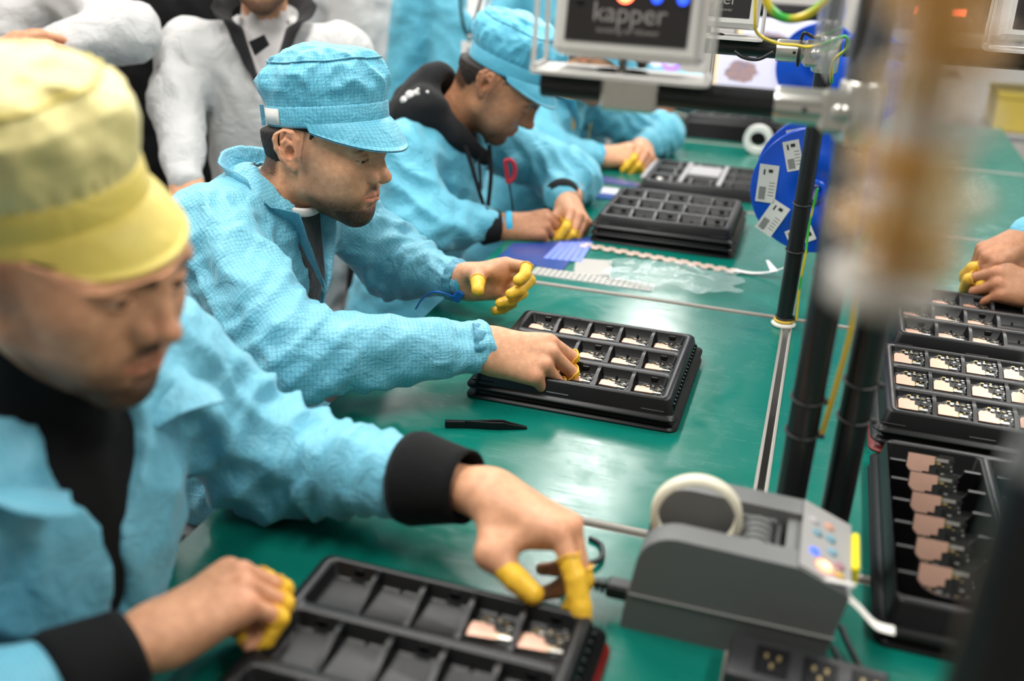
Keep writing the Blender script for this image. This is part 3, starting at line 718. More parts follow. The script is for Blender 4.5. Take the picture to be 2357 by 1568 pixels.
# ------------------------------------------------------------------ workbenches
def mat_green():
    m = bpy.data.materials.new('bench_mat_green'); m.use_nodes = True; t = NT(m); b = t.n['Principled BSDF']; co = t.new('ShaderNodeTexCoord').outputs['Object']
    c = t.mix(t.noise(2.5, 5, .6, co), (.0015, .115, .085), (.003, .150, .112)); 
    mp = t.new('ShaderNodeMapping'); t.l.new(co, mp.inputs[0]); mp.inputs['Scale'].default_value = (2, 26, 1); sc = t.noise(9, 5, .7, mp.outputs[0], .6)
    c = t.mix(t.math('MULTIPLY', t.ramp(sc, .62, .80), .10), c, (.25, .38, .34)); t.l.new(c, b.inputs['Base Color'])
    wear = t.noise(7, 6, .65, co, .8)
    rg = t.math('ADD', t.math('MULTIPLY', t.ramp(wear, .35, .7), .17), .13); rg = t.math('ADD', rg, t.math('MULTIPLY', t.ramp(sc, .5, .8), .12)); t.l.new(rg, b.inputs['Roughness'])
    b.inputs['Specular IOR Level'].default_value = .42
    n1 = t.bump(t.noise(3.5, 3, .5, co), .10, .02); t.l.new(t.bump(sc, .05, .002, n1), b.inputs['Normal'])
    return m
M_GREEN = mat_green()
M_ALU = mat('aluminium', (.27, .25, .22), .50, metal=.2, var=.1, vscale=60)
M_BOARD = mat('bench_board', (.52, .50, .46), .55)
M_BLK = mat('pipe_black', (.010, .010, .011), .30, spec=.5, var=.3, vscale=30, bump=.05, bscale=80)
M_TIE = mat('tie_black', (.015, .015, .016), .4)
YS = [.235, 1.036, 1.838, 2.552, 3.36, 4.16]
NTH = ['nearest', 'second', 'third', 'fourth', 'fifth']
for side, (x0, x1) in enumerate(((-.64, -.004), (.006, .66))):
    for i in range(5):
        y0, y1 = YS[i], YS[i+1]-.004
        b = empty('workbench', ((x0+x1)/2, (y0+y1)/2, FLOOR), 0, NTH[i]+' green-topped workbench of the '+('row where the capped workers sit' if side == 0 else 'row beyond the black poles'), 'workbench', 'green workbenches')
        W, D, zt = x1-x0, y1-y0, .75-FLOOR
        MB().box((0, 0, zt-.018), (W, D, .030), bev=.003).build('table_top', M_BOARD, b)
        MB().box((0, 0, zt-.0015), (W-.004, D-.016, .003)).build('green_mat', M_GREEN, b)
        MB().box((0, -D/2+.004, zt-.0032), (W, .0085, .008), bev=.002).build('joint_strip', M_ALU, b)
        MB().box((((1 if side == 0 else -1))*(W/2-.003), 0, zt-.001), (.003, D, .005)).build('edge_strip', M_ALU, b)
        for sx in (-1, 1):
            for sy in (-1, 1): MB().box((sx*(W/2-.05), sy*(D/2-.05), (zt-.033)/2), (.04, .04, zt-.033), bev=.004).build('leg', M_ALU, b)
        MB().box((0, D/2-.05, zt*.5), (W-.14, .03, .05), bev=.004).build('crossbar', M_ALU, b)
# ------------------------------------------------------------------ trays
M_TRAY = mat('tray_black', (.0055, .0055, .0062), .36, spec=.32, var=.2, vscale=30, bump=.06, bscale=300)
M_TRAY2 = mat('tray_charcoal', (.020, .020, .022), .42, spec=.5, var=.2, vscale=30)
M_RED = mat('tray_red', (.22, .012, .01), .4)
def rrect(hx, hy, r, k=4, c=(0, 0)):
    out = []
    for cx, cy, a0 in ((hx-r, hy-r, 0), (-hx+r, hy-r, 90), (-hx+r, -hy+r, 180), (hx-r, -hy+r, 270)):
        for i in range(k+1): a = math.radians(a0+90*i/k); out.append((c[0]+cx+r*math.cos(a), c[1]+cy+r*math.sin(a)))
    return out
def tray_mesh(name, W, D, H, troughs, lip=.010, pr=.008, floorz=.006, ribs=True):
    """vacuum-formed tray: lip, drafted walls, a flat top with long troughs cut in (list of cx, cy, hx, hy)"""
    bm = bmesh.new()
    def loop(pts, z): return [bm.verts.new((x, y, z)) for x, y in pts]
    def bridge(a, b): 
        n = len(a)
        for i in range(n): bm.faces.new((a[i], a[(i+1) % n], b[(i+1) % n], b[i]))
    hx, hy = W/2, D/2; R0 = .016
    Ls = [loop(rrect(hx-.002, hy-.002, R0), 0), loop(rrect(hx, hy, R0), .0008), loop(rrect(hx, hy, R0), .0028), loop(rrect(hx-lip+.001, hy-lip+.001, R0*.8), .0045), loop(rrect(hx-lip, hy-lip, R0*.8), .007),
          loop(rrect(hx-lip-.005, hy-lip-.005, R0*.7), H-.003), loop(rrect(hx-lip-.0075, hy-lip-.0075, R0*.65), H)]
    for a, b in zip(Ls[:-1], Ls[1:]): bridge(a, b)
    bm.faces.new(Ls[0][::-1])
    rims = []
    for cx, cy, tx, ty in troughs:
        A = loop(rrect(tx, ty, pr, 4, (cx, cy)), H); B = loop(rrect(tx-.0018, ty-.0018, pr*.9, 4, (cx, cy)), H-.0022); Cc = loop(rrect(tx-.005, ty-.005, pr*.8, 4, (cx, cy)), floorz+.002); E = loop(rrect(tx-.008, ty-.008, pr*.5, 4, (cx, cy)), floorz)
        bridge(B, A); bridge(Cc, B); bridge(E, Cc); bm.faces.new(E); rims.append(A)
    ed = []
    for L in [Ls[-1]]+rims:
        for i in range(len(L)): ed.append(bm.edges.get((L[i], L[(i+1) % len(L)])) or bm.edges.new((L[i], L[(i+1) % len(L)])))
    bmesh.ops.triangle_fill(bm, use_beauty=True, use_dissolve=False, edges=ed, normal=(0, 0, 1))
    bmesh.ops.recalc_face_normals(bm, faces=bm.faces)
    for f in bm.faces: f.smooth = True
    me = bpy.data.meshes.new(name); bm.to_mesh(me); bm.free(); setmat(me, M_TRAY)
    m2 = MB()
    if ribs:   # pressed ribs and grip pads on the outer walls, stops on the inner walls
        n = 22
        for k in range(n):
            x = -hx+.03+(W-.06)*k/(n-1)
            if abs((k % 11)-5) < 3:
                m2.prism([(-hy+lip+.0004, .008), (-hy+lip+.0045, H-.006), (-hy+lip+.0065, H-.006), (-hy+lip+.0065, .008)], x-.0016, x+.0016, 'x')
        for x in (-W*.42, -.02, W*.38):
            m2.box((x+.0, -hy+lip+.002, .011), (.036, .0036, .0022), bev=.001)
        for k in range(18):
            y = -hy+.03+(D-.06)*k/17; m2.box((hx-lip-.001, y, .013), (.004, .004, .012), bev=.001)
        for cx, cy, tx, ty in troughs:
            for k in range(5):
                x = cx-tx+(k+.5)*2*tx/5
                if k % 2: m2.add([(x-.004, cy+ty-.004, floorz), (x+.004, cy+ty-.004, floorz), (x, cy+ty-.012, floorz), (x, cy+ty-.003, H-.010)], [(0, 1, 3), (1, 2, 3), (2, 0, 3)])
                else: m2.box((x+.004, cy+ty-.0030, (floorz+H-.004)/2), (.012, .0030, H-floorz-.004), bev=.0012); m2.box((x+.004, cy+ty-.0065, floorz+.0012), (.017, .005, .0022), bev=.001)
    return me, m2
def divider_mesh(ty, H, floorz, th=.0052):
    pts = [(ty-.001, H-.0004)]; n = 12
    for i in range(n+1):
        t = i/n; y = ty*.62-(ty*1.32)*t; s = t*t*(3-2*t); pts.append((y, H-.0006-(H-floorz-.006)*s))
    pts += [(-ty+.010, floorz+.0035), (-ty+.004, floorz), (ty-.001, floorz)]
    mb = MB(); P = []; n = len(pts)
    for sgn in (-1, 1):
        for y, z in pts: P.append((sgn*(th/2+.0012*(H-z)/H), y, z))
    mb.add(P, [tuple(range(n)), tuple(range(2*n-1, n-1, -1))]); mb.add(P, [(i, n+i, n+(i+1) % n, (i+1) % n) for i in range(n)], True)
    o = mb.build('divider', M_TRAY); me = o.data; bpy.data.objects.remove(o); return me
TW, TD, TH = .330, .292, .030
RIDGE = .012; FZ = .013; TY = (TD-.02-.015-.010-2*RIDGE)/6
TROUGHS = [(0, k*(2*TY+RIDGE), (TW-.02-.015-.022)/2, TY) for k in (-1, 0, 1)]
TRAY_ME, TRAY_M2 = tray_mesh('tray_body', TW, TD, TH, TROUGHS, floorz=FZ)
_o = TRAY_M2.build('tray_relief', M_TRAY); RELIEF_ME = _o.data; bpy.data.objects.remove(_o)
DIV_ME = divider_mesh(TY, TH, FZ)
LOW_ME, _lm = tray_mesh('tray_body', TW, TD, .0163, [], ribs=False)
def tray(loc, label, rz=0, dividers=True, group='component trays', detail=True, m=None, me=None):
    if not dividers and me is None: me = LOW_ME; detail = False
    r = empty('component_tray', loc, rz, label, 'tray', group)
    o = link('tray_body', me or TRAY_ME, None, r)
    if detail: link('wall_relief', RELIEF_ME, None, r)['kind'] = 'stuff'
    if dividers:
        for cx, cy, tx, ty in TROUGHS:
            for k in range(1, 5): link('divider', DIV_ME, None, r, loc=(cx-tx+k*2*tx/5, cy, 0))
    return r
STEP = .0165
def cell(base, row, colm, rz=0):
    """middle of a pocket: row 0 near, column 0 left"""
    cx, cy, tx, ty = TROUGHS[row]; x = cx-tx+(colm+.5)*2*tx/5; c, s = math.cos(rz), math.sin(rz)
    return (base[0]+x*c-cy*s, base[1]+x*s+cy*c, base[2]+FZ+.0003)
# ------------------------------------------------------------------ circuit boards
M_PCB = mat('pcb_dark', (.012, .014, .012), .45, var=.4, vscale=400)
M_COPPER = mat('shield_copper', (.70, .43, .33), .50, metal=.85, var=.1, vscale=70, bump=.06, bscale=220)
M_GOLD = mat('chip_gold', (.55, .42, .20), .35, metal=.8); M_CHIP = mat('chip_black', (.01, .01, .011), .35); M_SILV = mat('chip_silver', (.62, .60, .56), .32, metal=.85)
def board_meshes():
    rnd = random.Random(4)
    poly = [(-.023, -.014), (.008, -.014), (.010, -.016), (.023, -.016), (.024, .004), (.020, .012), (.012, .016), (.006, .014), (-.012, .015), (-.018, .011), (-.024, .010)]
    a = MB().prism(poly, 0, .0012, 'z')
    sh = [(-.022, -.013), (.004, -.013), (.0045, -.004), (.000, -.003), (.000, .004), (-.006, .004), (-.0065, .006), (-.020, .006), (-.0225, .002)]
    b = MB().prism(sh, .0012, .0030, 'z')
    g = MB(); k = MB(); s = MB()
    for i in range(46):
        x, y = rnd.uniform(-.022, .023), rnd.uniform(-.014, .014)
        if x < .007 and y < .0065: continue
        d = (rnd.uniform(.0012, .0045), rnd.uniform(.001, .003), rnd.uniform(.0010, .0024))
        (g if i % 4 == 0 else k if i % 4 < 3 else s).box((x, y, .0012+d[2]/2), d)
    k.box((.014, .002, .0020), (.0105, .0085, .0016)); s.box((-.004, .0095, .0024), (.005, .004, .0022)); s.box((.012, -.010, .0022), (.012, .0035, .002)); g.box((.0045, -.0088, .002), (.002, .008, .0016))
    out = []
    for mb, nm, m in ((a, 'circuit_board', M_PCB), (b, 'shield_plate', M_COPPER), (g, 'gold_contacts', M_GOLD), (k, 'black_chips', M_CHIP), (s, 'silver_chips', M_SILV)):
        o = mb.build(nm, m); out.append((nm, o.data)); bpy.data.objects.remove(o)
    return out
BOARD = board_meshes(); _br = random.Random(9)
def board(loc, label, rz=0, group='circuit boards in the trays', rot=None, sc=1):
    o = link('circuit_board', BOARD[0][1]); o.location = loc; o.rotation_euler = rot or (0, 0, rz+_br.uniform(-.06, .06)); o.scale = (sc,)*3
    tag(o, label, 'circuit board', group)
    for nm, me in BOARD[1:]:
        c = link(nm, me, None, o)
        if nm != 'shield_plate': c['kind'] = 'stuff'
    return o
COLN = ['first', 'second', 'third', 'fourth', 'fifth']; ROWN = ['near', 'middle', 'far']
# tray stack under the hand of the middle worker
T2 = (-.294, 1.446, .75)
tray(T2, 'lower black tray of the pair in front of the bearded worker in the gridded cap', dividers=False, detail=True)
T2b = (T2[0], T2[1], .75+STEP)
tray(T2b, 'upper black pocket tray full of circuit boards under the bearded worker\'s hand')
for r_ in range(3):
    for c_ in range(5):
        if (r_, c_) in ((1, 0), (1, 1), (0, 1)): continue
        q = cell(T2b, r_, c_); board((q[0]+.001, q[1]+.010, q[2]), 'circuit board %s from left in the %s row of the bearded worker\'s tray' % (COLN[c_], ROWN[r_]))
# raised lettering on the rim
def text_mesh(s, size, m, parent, loc, rot=(0, 0, 0), ext=.0003, name='lettering', align='CENTER'):
    cu = bpy.data.curves.new('t', 'FONT'); cu.body = s; cu.size = size; cu.extrude = ext; cu.align_x = align
    o = bpy.data.objects.new('t', cu); COL.objects.link(o); bpy.context.view_layer.update()
    me = bpy.data.meshes.new_from_object(o.evaluated_get(bpy.context.evaluated_depsgraph_get())); bpy.data.objects.remove(o)
    me.materials.clear(); return link(name, me, m, parent, loc, rot)
t_up = [o for o in bpy.data.objects if o.get('label', '').startswith('upper black pocket')][0]
text_mesh('FIKIK-2005-02', .0095, M_TRAY2, t_up, (-.075, TD/2-.0245, TH))
# foreground tray
T1 = (-.290, .676, .75)
tray((T1[0]+.004, T1[1]+.002, .75), 'lower red-edged tray under the near empty pocket tray', dividers=False, detail=False, me=None)
_rt = [o for o in bpy.data.objects if o.get('label', '').startswith('lower red-edged')][0]
_rb = LOW_ME.copy(); _rb.materials.clear(); _rb.materials.append(M_RED); _rt.children[0].data = _rb
T1b = (T1[0], T1[1], .75+STEP)
tray(T1b, 'nearest black pocket tray, mostly empty, in front of the yellow-capped worker')
for c_, dx in ((3, .002), (4, 0)):
    q = cell(T1b, 2, c_); board((q[0]+dx, q[1]+.004, q[2]), 'copper-shielded board in the %s pocket of the near tray' % ('last' if c_ == 4 else 'next to last'), rz=.1, sc=1.12)
# third worker's closed tray stack
T3 = (-.300, 2.296, .75)
for k in range(3):
    tray((T3[0]+.002*(k % 2), T3[1]-.002*(k % 2), .75+STEP*k), ('bottom', 'middle', 'top')[k]+' tray of the empty black stack before the hooded worker', dividers=(k == 2), detail=(k == 2), group='trays of the hooded worker')
# fourth worker's low tray with grey bars
T4 = (-.285, 2.790, .75)
r4 = tray(T4, 'low black tray with grey blocks on the fourth workbench', detail=False)
M_GREYB = mat('insert_grey', (.30, .29, .30), .5)
for x in (-.155, -.052, .052, .150): MB().box((x, 0, TH-.001), (.012, TD-.06, .006), bev=.001).build('grey_bar', M_GREYB, r4)
MB().box((0, .02, TH+.002), (.088, .105, .006), bev=.002).build('grey_insert', M_GREYB, r4)
o = MB().lathe([(0, 0), (.011, 0), (.011, .004), (.006, .007), (0, .007)], n=20).build('round_sensor', M_SILV, loc=(T4[0]-.115, T4[1]-.055, .75+FZ+.001)); tag(o, 'small bright round metal disc lying in the low black tray', 'metal disc')
# far stack and white tape roll
T5 = (-.275, 3.56, .75)
for k in range(4):
    tray((T5[0], T5[1], .75+STEP*k), ['bottom', 'second', 'third', 'top'][k]+' tray of the farthest black stack beside the white tape roll', dividers=(k == 3), detail=False, group='farthest trays')
def ring_solid(ro, ri, th, n=40): return MB().lathe([(ri, -th/2), (ro, -th/2), (ro, th/2), (ri, th/2), (ri, -th/2)], n=n, axis='y', smooth=False)
M_TAPEW = mat('tape_white', (.78, .76, .70), .5, var=.05, vscale=200)
p = py(1745, 322, 3.27); o = ring_solid(.045, .026, .03).build('tape_roll', M_TAPEW, loc=(p[0], 3.27, .75+.046)); tag(o, 'white tape roll standing before the farthest tray stack', 'tape roll')
# the trays on the far side of the poles
T6 = (.305, 1.500, .75)
for k, (m_, lb) in enumerate(((M_RED, 'red bottom tray of the stack beyond the black poles'), (None, 'middle black tray of the stack beyond the black poles'), (None, 'top black tray with copper boards beyond the black poles'))):
    r_ = tray((T6[0], T6[1], .75+STEP*k), lb, dividers=(k == 2), detail=(k > 0), group='trays beyond the poles')
    if m_: r_.children[0].data = _rb
for r_ in range(3):
    for c_ in range(5):
        q = cell((T6[0], T6[1], .75+STEP*2), r_, c_); board((q[0], q[1]+.006, q[2]+.009), 'circuit board %s from left, %s row of the tray beyond the poles' % (COLN[c_], ROWN[r_]), rot=(.45, 0, 0))
T8 = (.330, 1.815, .75)
for k in range(3): tray((T8[0], T8[1], .75+STEP*k), ('bottom', 'middle', 'top')[k]+' tray of the rear stack near the gloved fingers beyond the poles', dividers=(k == 2), detail=(k == 2), group='rear trays beyond the poles')
for r_ in range(3):
    for c_ in range(3):
        q = cell((T8[0], T8[1], .75+STEP*2), r_, c_); board((q[0], q[1]+.010, q[2]), 'circuit board %s from left, %s row of the rear tray beyond the poles' % (COLN[c_], ROWN[r_]))
# near right tray with slanted round-cut holders
W7, D7 = .300, .400
TR7 = [(-.080, 0, .058, .172), (.080-.030, 0, .064, .172)]
TR7 = [(-.0745, 0, .0595, .175), (.062, 0, .066, .175)]
me7, _ = tray_mesh('tray_body', W7, D7, .036, TR7, ribs=False, floorz=.005)
me7l, _ = tray_mesh('tray_body', W7, D7, .0163, [], ribs=False)
T7 = (.288, 1.118, .75)
tray(T7, 'lower tray under the boards set on edge at the right', dividers=False, detail=False, me=me7l, group='edge-holder trays')
r7 = tray((T7[0], T7[1], .75+STEP), 'black holder tray with tilted boards in scooped slots at the right', dividers=False, detail=False, me=me7, group='edge-holder trays')
sc_pts = []
for i in range(15): a = PI+PI*i/14; sc_pts.append((.036*math.cos(a), .034+.021*math.sin(a)))
for ci, (cx, cy, tx, ty) in enumerate(TR7):
    w_ = tx-.004
    poly = [(-w_, .005), (w_, .005), (w_, .034)]+[(x, z) for x, z in sc_pts[::-1]]+[(-w_, .034)]
    mbh = MB(); mbh.prism(poly, -.0022, .0022, 'y'); oh = mbh.build('board_holder', M_TRAY, r7, loc=(cx, .130, 0)); 
    for k in range(6):
        y = .132-k*.052
        if k: oh = link('board_holder', oh.data, None, r7, loc=(cx, y, 0))
        board((T7[0]+cx-.004, T7[1]+y+.017, .75+STEP+.0195), 'board tilted in the %s slot from the far end, %s column of the right tray' % (COLN[k] if k < 5 else 'last', 'left' if ci == 0 else 'right'), rot=(1.05, 0, 0), sc=1.25).scale = (1.25, -1.25, 1.25)
# ------------------------------------------------------------------ poles, bars, joints
M_ZINC = mat('zinc_joint', (.62, .60, .55), .28, metal=.9, var=.12, vscale=25, bump=.05, bscale=60)
M_FILM = mat('clear_film', (.80, .82, .90), .18, trans=.75, alpha=.34, spec=.6)
M_HOLE = mat('bolt_dark', (.01, .01, .01), .5)
def pole(x, y, label, top, ties, r=.0155, z0=.748):
    e = empty('black_pole', (x, y, z0), 0, label, 'pole', 'black poles')
    MB().tube([(0, 0, 0), (0, 0, top-z0)], r, 20).build('pipe', M_BLK, e)
    for z in ties:
        ring = [((r+.0012)*math.cos(t), (r+.0012)*math.sin(t), z-z0+.002*math.sin(t)) for t in np.linspace(0, 2*PI, 24, endpoint=False)]
        MB().tube(ring, .0016, 6, closed=True).box((r+.004, -.004, z-z0), (.006, .006, .005)).build('cable_tie', M_TIE, e)
    return e
TOP = 2.30
PN = pole(.036, 1.062, 'near black pole with the zinc pipe joint holding the air blower bar', TOP, (.912, .955), r=.0175)
PN2 = pole(.090, 1.085, 'black pole standing directly beside the near jointed pole', TOP, (.930, .975), r=.0175)
PF = pole(-.006, 1.800, 'thinner black pole standing beyond the bearded worker\'s bench', TOP, (.768, .898, .985), r=.0150)
e = empty('pole_foot', (-.006, 1.800, .75), 0, 'small white foam foot with yellow trim under the far black pole', 'pole foot')
MB().lathe([(0, 0), (.021, 0), (.023, .004), (.017, .009), (0, .009)], n=20).build('foam_pad', mat('foam_white', (.75, .73, .66), .7), e)
MB().lathe([(.0165, .008), (.0185, .009), (.0185, .013), (.0165, .014)], n=20).build('trim_ring', mat('trim_yellow', (.8, .5, .05), .5), e)
def hbar(y, z, x0, x1, label, r=.0145):
    e = empty('black_bar', (x0, y, z), 0, label, 'bar', 'horizontal black bars'); MB().tube([(0, 0, 0), (x1-x0, 0, 0)], r, 20).build('pipe', M_BLK, e); return e
def joint(x, y, z, label, r=.0185):
    e = empty('pipe_joint', (x, y, z), 0, label, 'pipe joint', 'zinc pipe joints')
    MB().tube([(-.082, 0, 0), (-.078, 0, 0), (-.006, 0, 0)], [r*.94, r, r], 20).build('sleeve', M_ZINC, e)
    MB().tube([(0, 0, -.030), (0, 0, -.028), (0, 0, .028), (0, 0, .030)], [r*1.1, r*1.2, r*1.2, r*1.1], 20).build('collar', M_ZINC, e)
    MB().box((-.012, -.014, 0), (.052, .012, .044), bev=.006).build('clamp_plate', M_ZINC, e)
    MB().lathe([(0, -.004), (.0085, -.004), (.0095, 0), (.0085, .003), (.004, .003), (.004, .001), (0, .001)], c=(-.018, -.022, 0), n=16, axis='y').build('bolt', M_ZINC, e)
    MB().lathe([(0, -.0004), (.0028, -.0004), (.0028, .001)], c=(-.052, -r-.0003, 0), n=12, axis='y').build('screw_hole', M_HOLE, e)
    return e
hbar(1.062, 1.275, -.292, .020, 'thick black bar carrying the white air blower over the near bench')
joint(.036, 1.062, 1.275, 'big zinc pipe joint at the right end of the near black bar')
hbar(1.800, 1.243, -.30, -.020, 'black bar behind, carrying the second air blower')
joint(-.006, 1.800, 1.243, 'zinc pipe joint with a black cable tie on the rear bar')
hbar(2.555, 1.243, -.34, -.017, 'distant black bar in front of the far screens')
pole(-.002, 2.555, 'farthest black pole between the blue reels and the screens', TOP, (1.0,))
# plastic film wrapped around the near pole
ef = MB(); Pts = []; nn = 26
for i, z in enumerate(np.linspace(1.10, 1.62, 16)):
    for k in range(nn): th = 2*PI*k/nn; rr = .027+.003*math.sin(3*th+z*23)+.002*math.sin(5*th-z*47); Pts.append((.052+rr*1.25*math.cos(th), 1.060+rr*.9*math.sin(th), z))
ef.add(Pts, [(i*nn+k, i*nn+(k+1) % nn, i*nn+nn+(k+1) % nn, i*nn+nn+k) for i in range(15) for k in range(nn)], True)
o = ef.build('plastic_film', M_FILM); tag(o, 'clear crinkled plastic film wrapped round the top of the near black pole', 'plastic film')
# clear pointed strip
a, b_, c_, d_, e_ = [py(u, v, 1.20) for u, v in ((1905, -120), (1985, -120), (1925, 135), (1902, 192), (1868, 128))]
def slab(pts, off): n = len(pts); off = V(*off); P = list(pts)+[q+off for q in pts]; return MB().add(P, [tuple(range(n)), tuple(range(2*n-1, n-1, -1))]+[(i, (i+1) % n, n+(i+1) % n, n+i) for i in range(n)])
M_ACR = mat('clear_acrylic', (.86, .88, .92), .08, trans=.85, alpha=.55, spec=.7)
es = empty('clear_strip', tuple(d_), 0, 'clear pointed plastic strip hanging above the zinc joint', 'plastic strip')
def loc_slab(pts, off, nm, m, par): o = slab([q-V(*par.location) for q in pts], off).build(nm, m, par); return o
loc_slab([a, b_, c_, d_, e_], (0, .004, 0), 'blade', M_ACR, es)
loc_slab([(a*.75+b_*.25), (a*.65+b_*.35), (e_*.6+c_*.4), (e_*.7+c_*.3)], (0, -.002, 0), 'inner_fold', M_ACR, es)
loc_slab([(a*.3+b_*.7), (a*.2+b_*.8), (e_*.15+c_*.85), (e_*.25+c_*.75)], (0, -.002, 0), 'inner_fold', M_ACR, es)
# earth wires
M_WY = mat('wire_yellow', (.72, .50, .02), .45); M_WG = mat('wire_green', (.02, .32, .05), .45)
def wire_mat():
    m = bpy.data.materials.new('earth_wire'); m.use_nodes = True; t = NT(m); b = t.n['Principled BSDF']; co = t.new('ShaderNodeTexCoord').outputs['Object']
    f = t.noise(14, 1, .5, co); t.l.new(t.mix(t.ramp(f, .47, .53), (.70, .52, .02), (.04, .42, .05)), b.inputs['Base Color']); b.inputs['Roughness'].default_value = .4; return m
M_EW = wire_mat()
def wire(pts, r, m, label, nm='earth_wire', cat='wire', n=10, group=None):
    o = MB().tube(bezier(pts, n), r, 8).build(nm, m, fixn=False); tag(o, label, cat, group); return o
wire([py(1742, -60, 1.40), py(1738, 40, 1.40), py(1745, 78, 1.41), py(1790, 100, 1.42), py(1830, 104, 1.43), py(1860, 108, 1.44), py(1905, 98, 1.45), py(1945, 84, 1.46), py(1950, 110, 1.47), py(1918, 142, 1.48), py(1914, 190, 1.5)], .0022, M_EW, 'thin green-yellow wire looping below the rear bar joint')
wire([py(1752, -60, 1.22), py(1765, 5, 1.22), py(1800, 40, 1.22), py(1850, 38, 1.22), py(1905, -5, 1.22), py(1935, -60, 1.22)], .0048, M_EW, 'thick yellow wire loop hanging at the top edge')
wire([py(1690, 118, 1.76), py(1712, 132, 1.76), py(1745, 136, 1.76), py(1780, 120, 1.76)], .0032, M_TIE, 'black cable sagging under the rear bar', 'cable', 'cable')
wire([(.015, 1.778, 1.02), (.011, 1.782, .95), (.013, 1.776, .90), (.012, 1.780, .84), (.016, 1.782, .77)], .0022, M_EW, 'green-yellow wire running down the far black pole')
wire([(.066, 1.050, 1.14), (.064, 1.045, 1.10), (.066, 1.042, 1.05), (.063, 1.042, 1.0), (.060, 1.044, .96), (.057, 1.05, .92)], .0030, mat('wire_amber', (.55, .36, .02), .45), 'amber wire squeezed between the two near poles')
e = empty('strap_tie', (-.050, 1.785, 1.243)); tag(e, 'black cable tie knotted round the rear zinc joint', 'cable tie')
MB().tube([(0, .021*math.cos(t), .021*math.sin(t)) for t in np.linspace(0, 2*PI, 20, endpoint=False)], .0026, 6, closed=True).build('loop', M_TIE, e)
MB().tube(bezier([(0, -.005, .022), (.004, -.008, .033), (.018, -.010, .028), (.032, -.012, .026)], 5), .003, 6).build('tail', M_TIE, e)
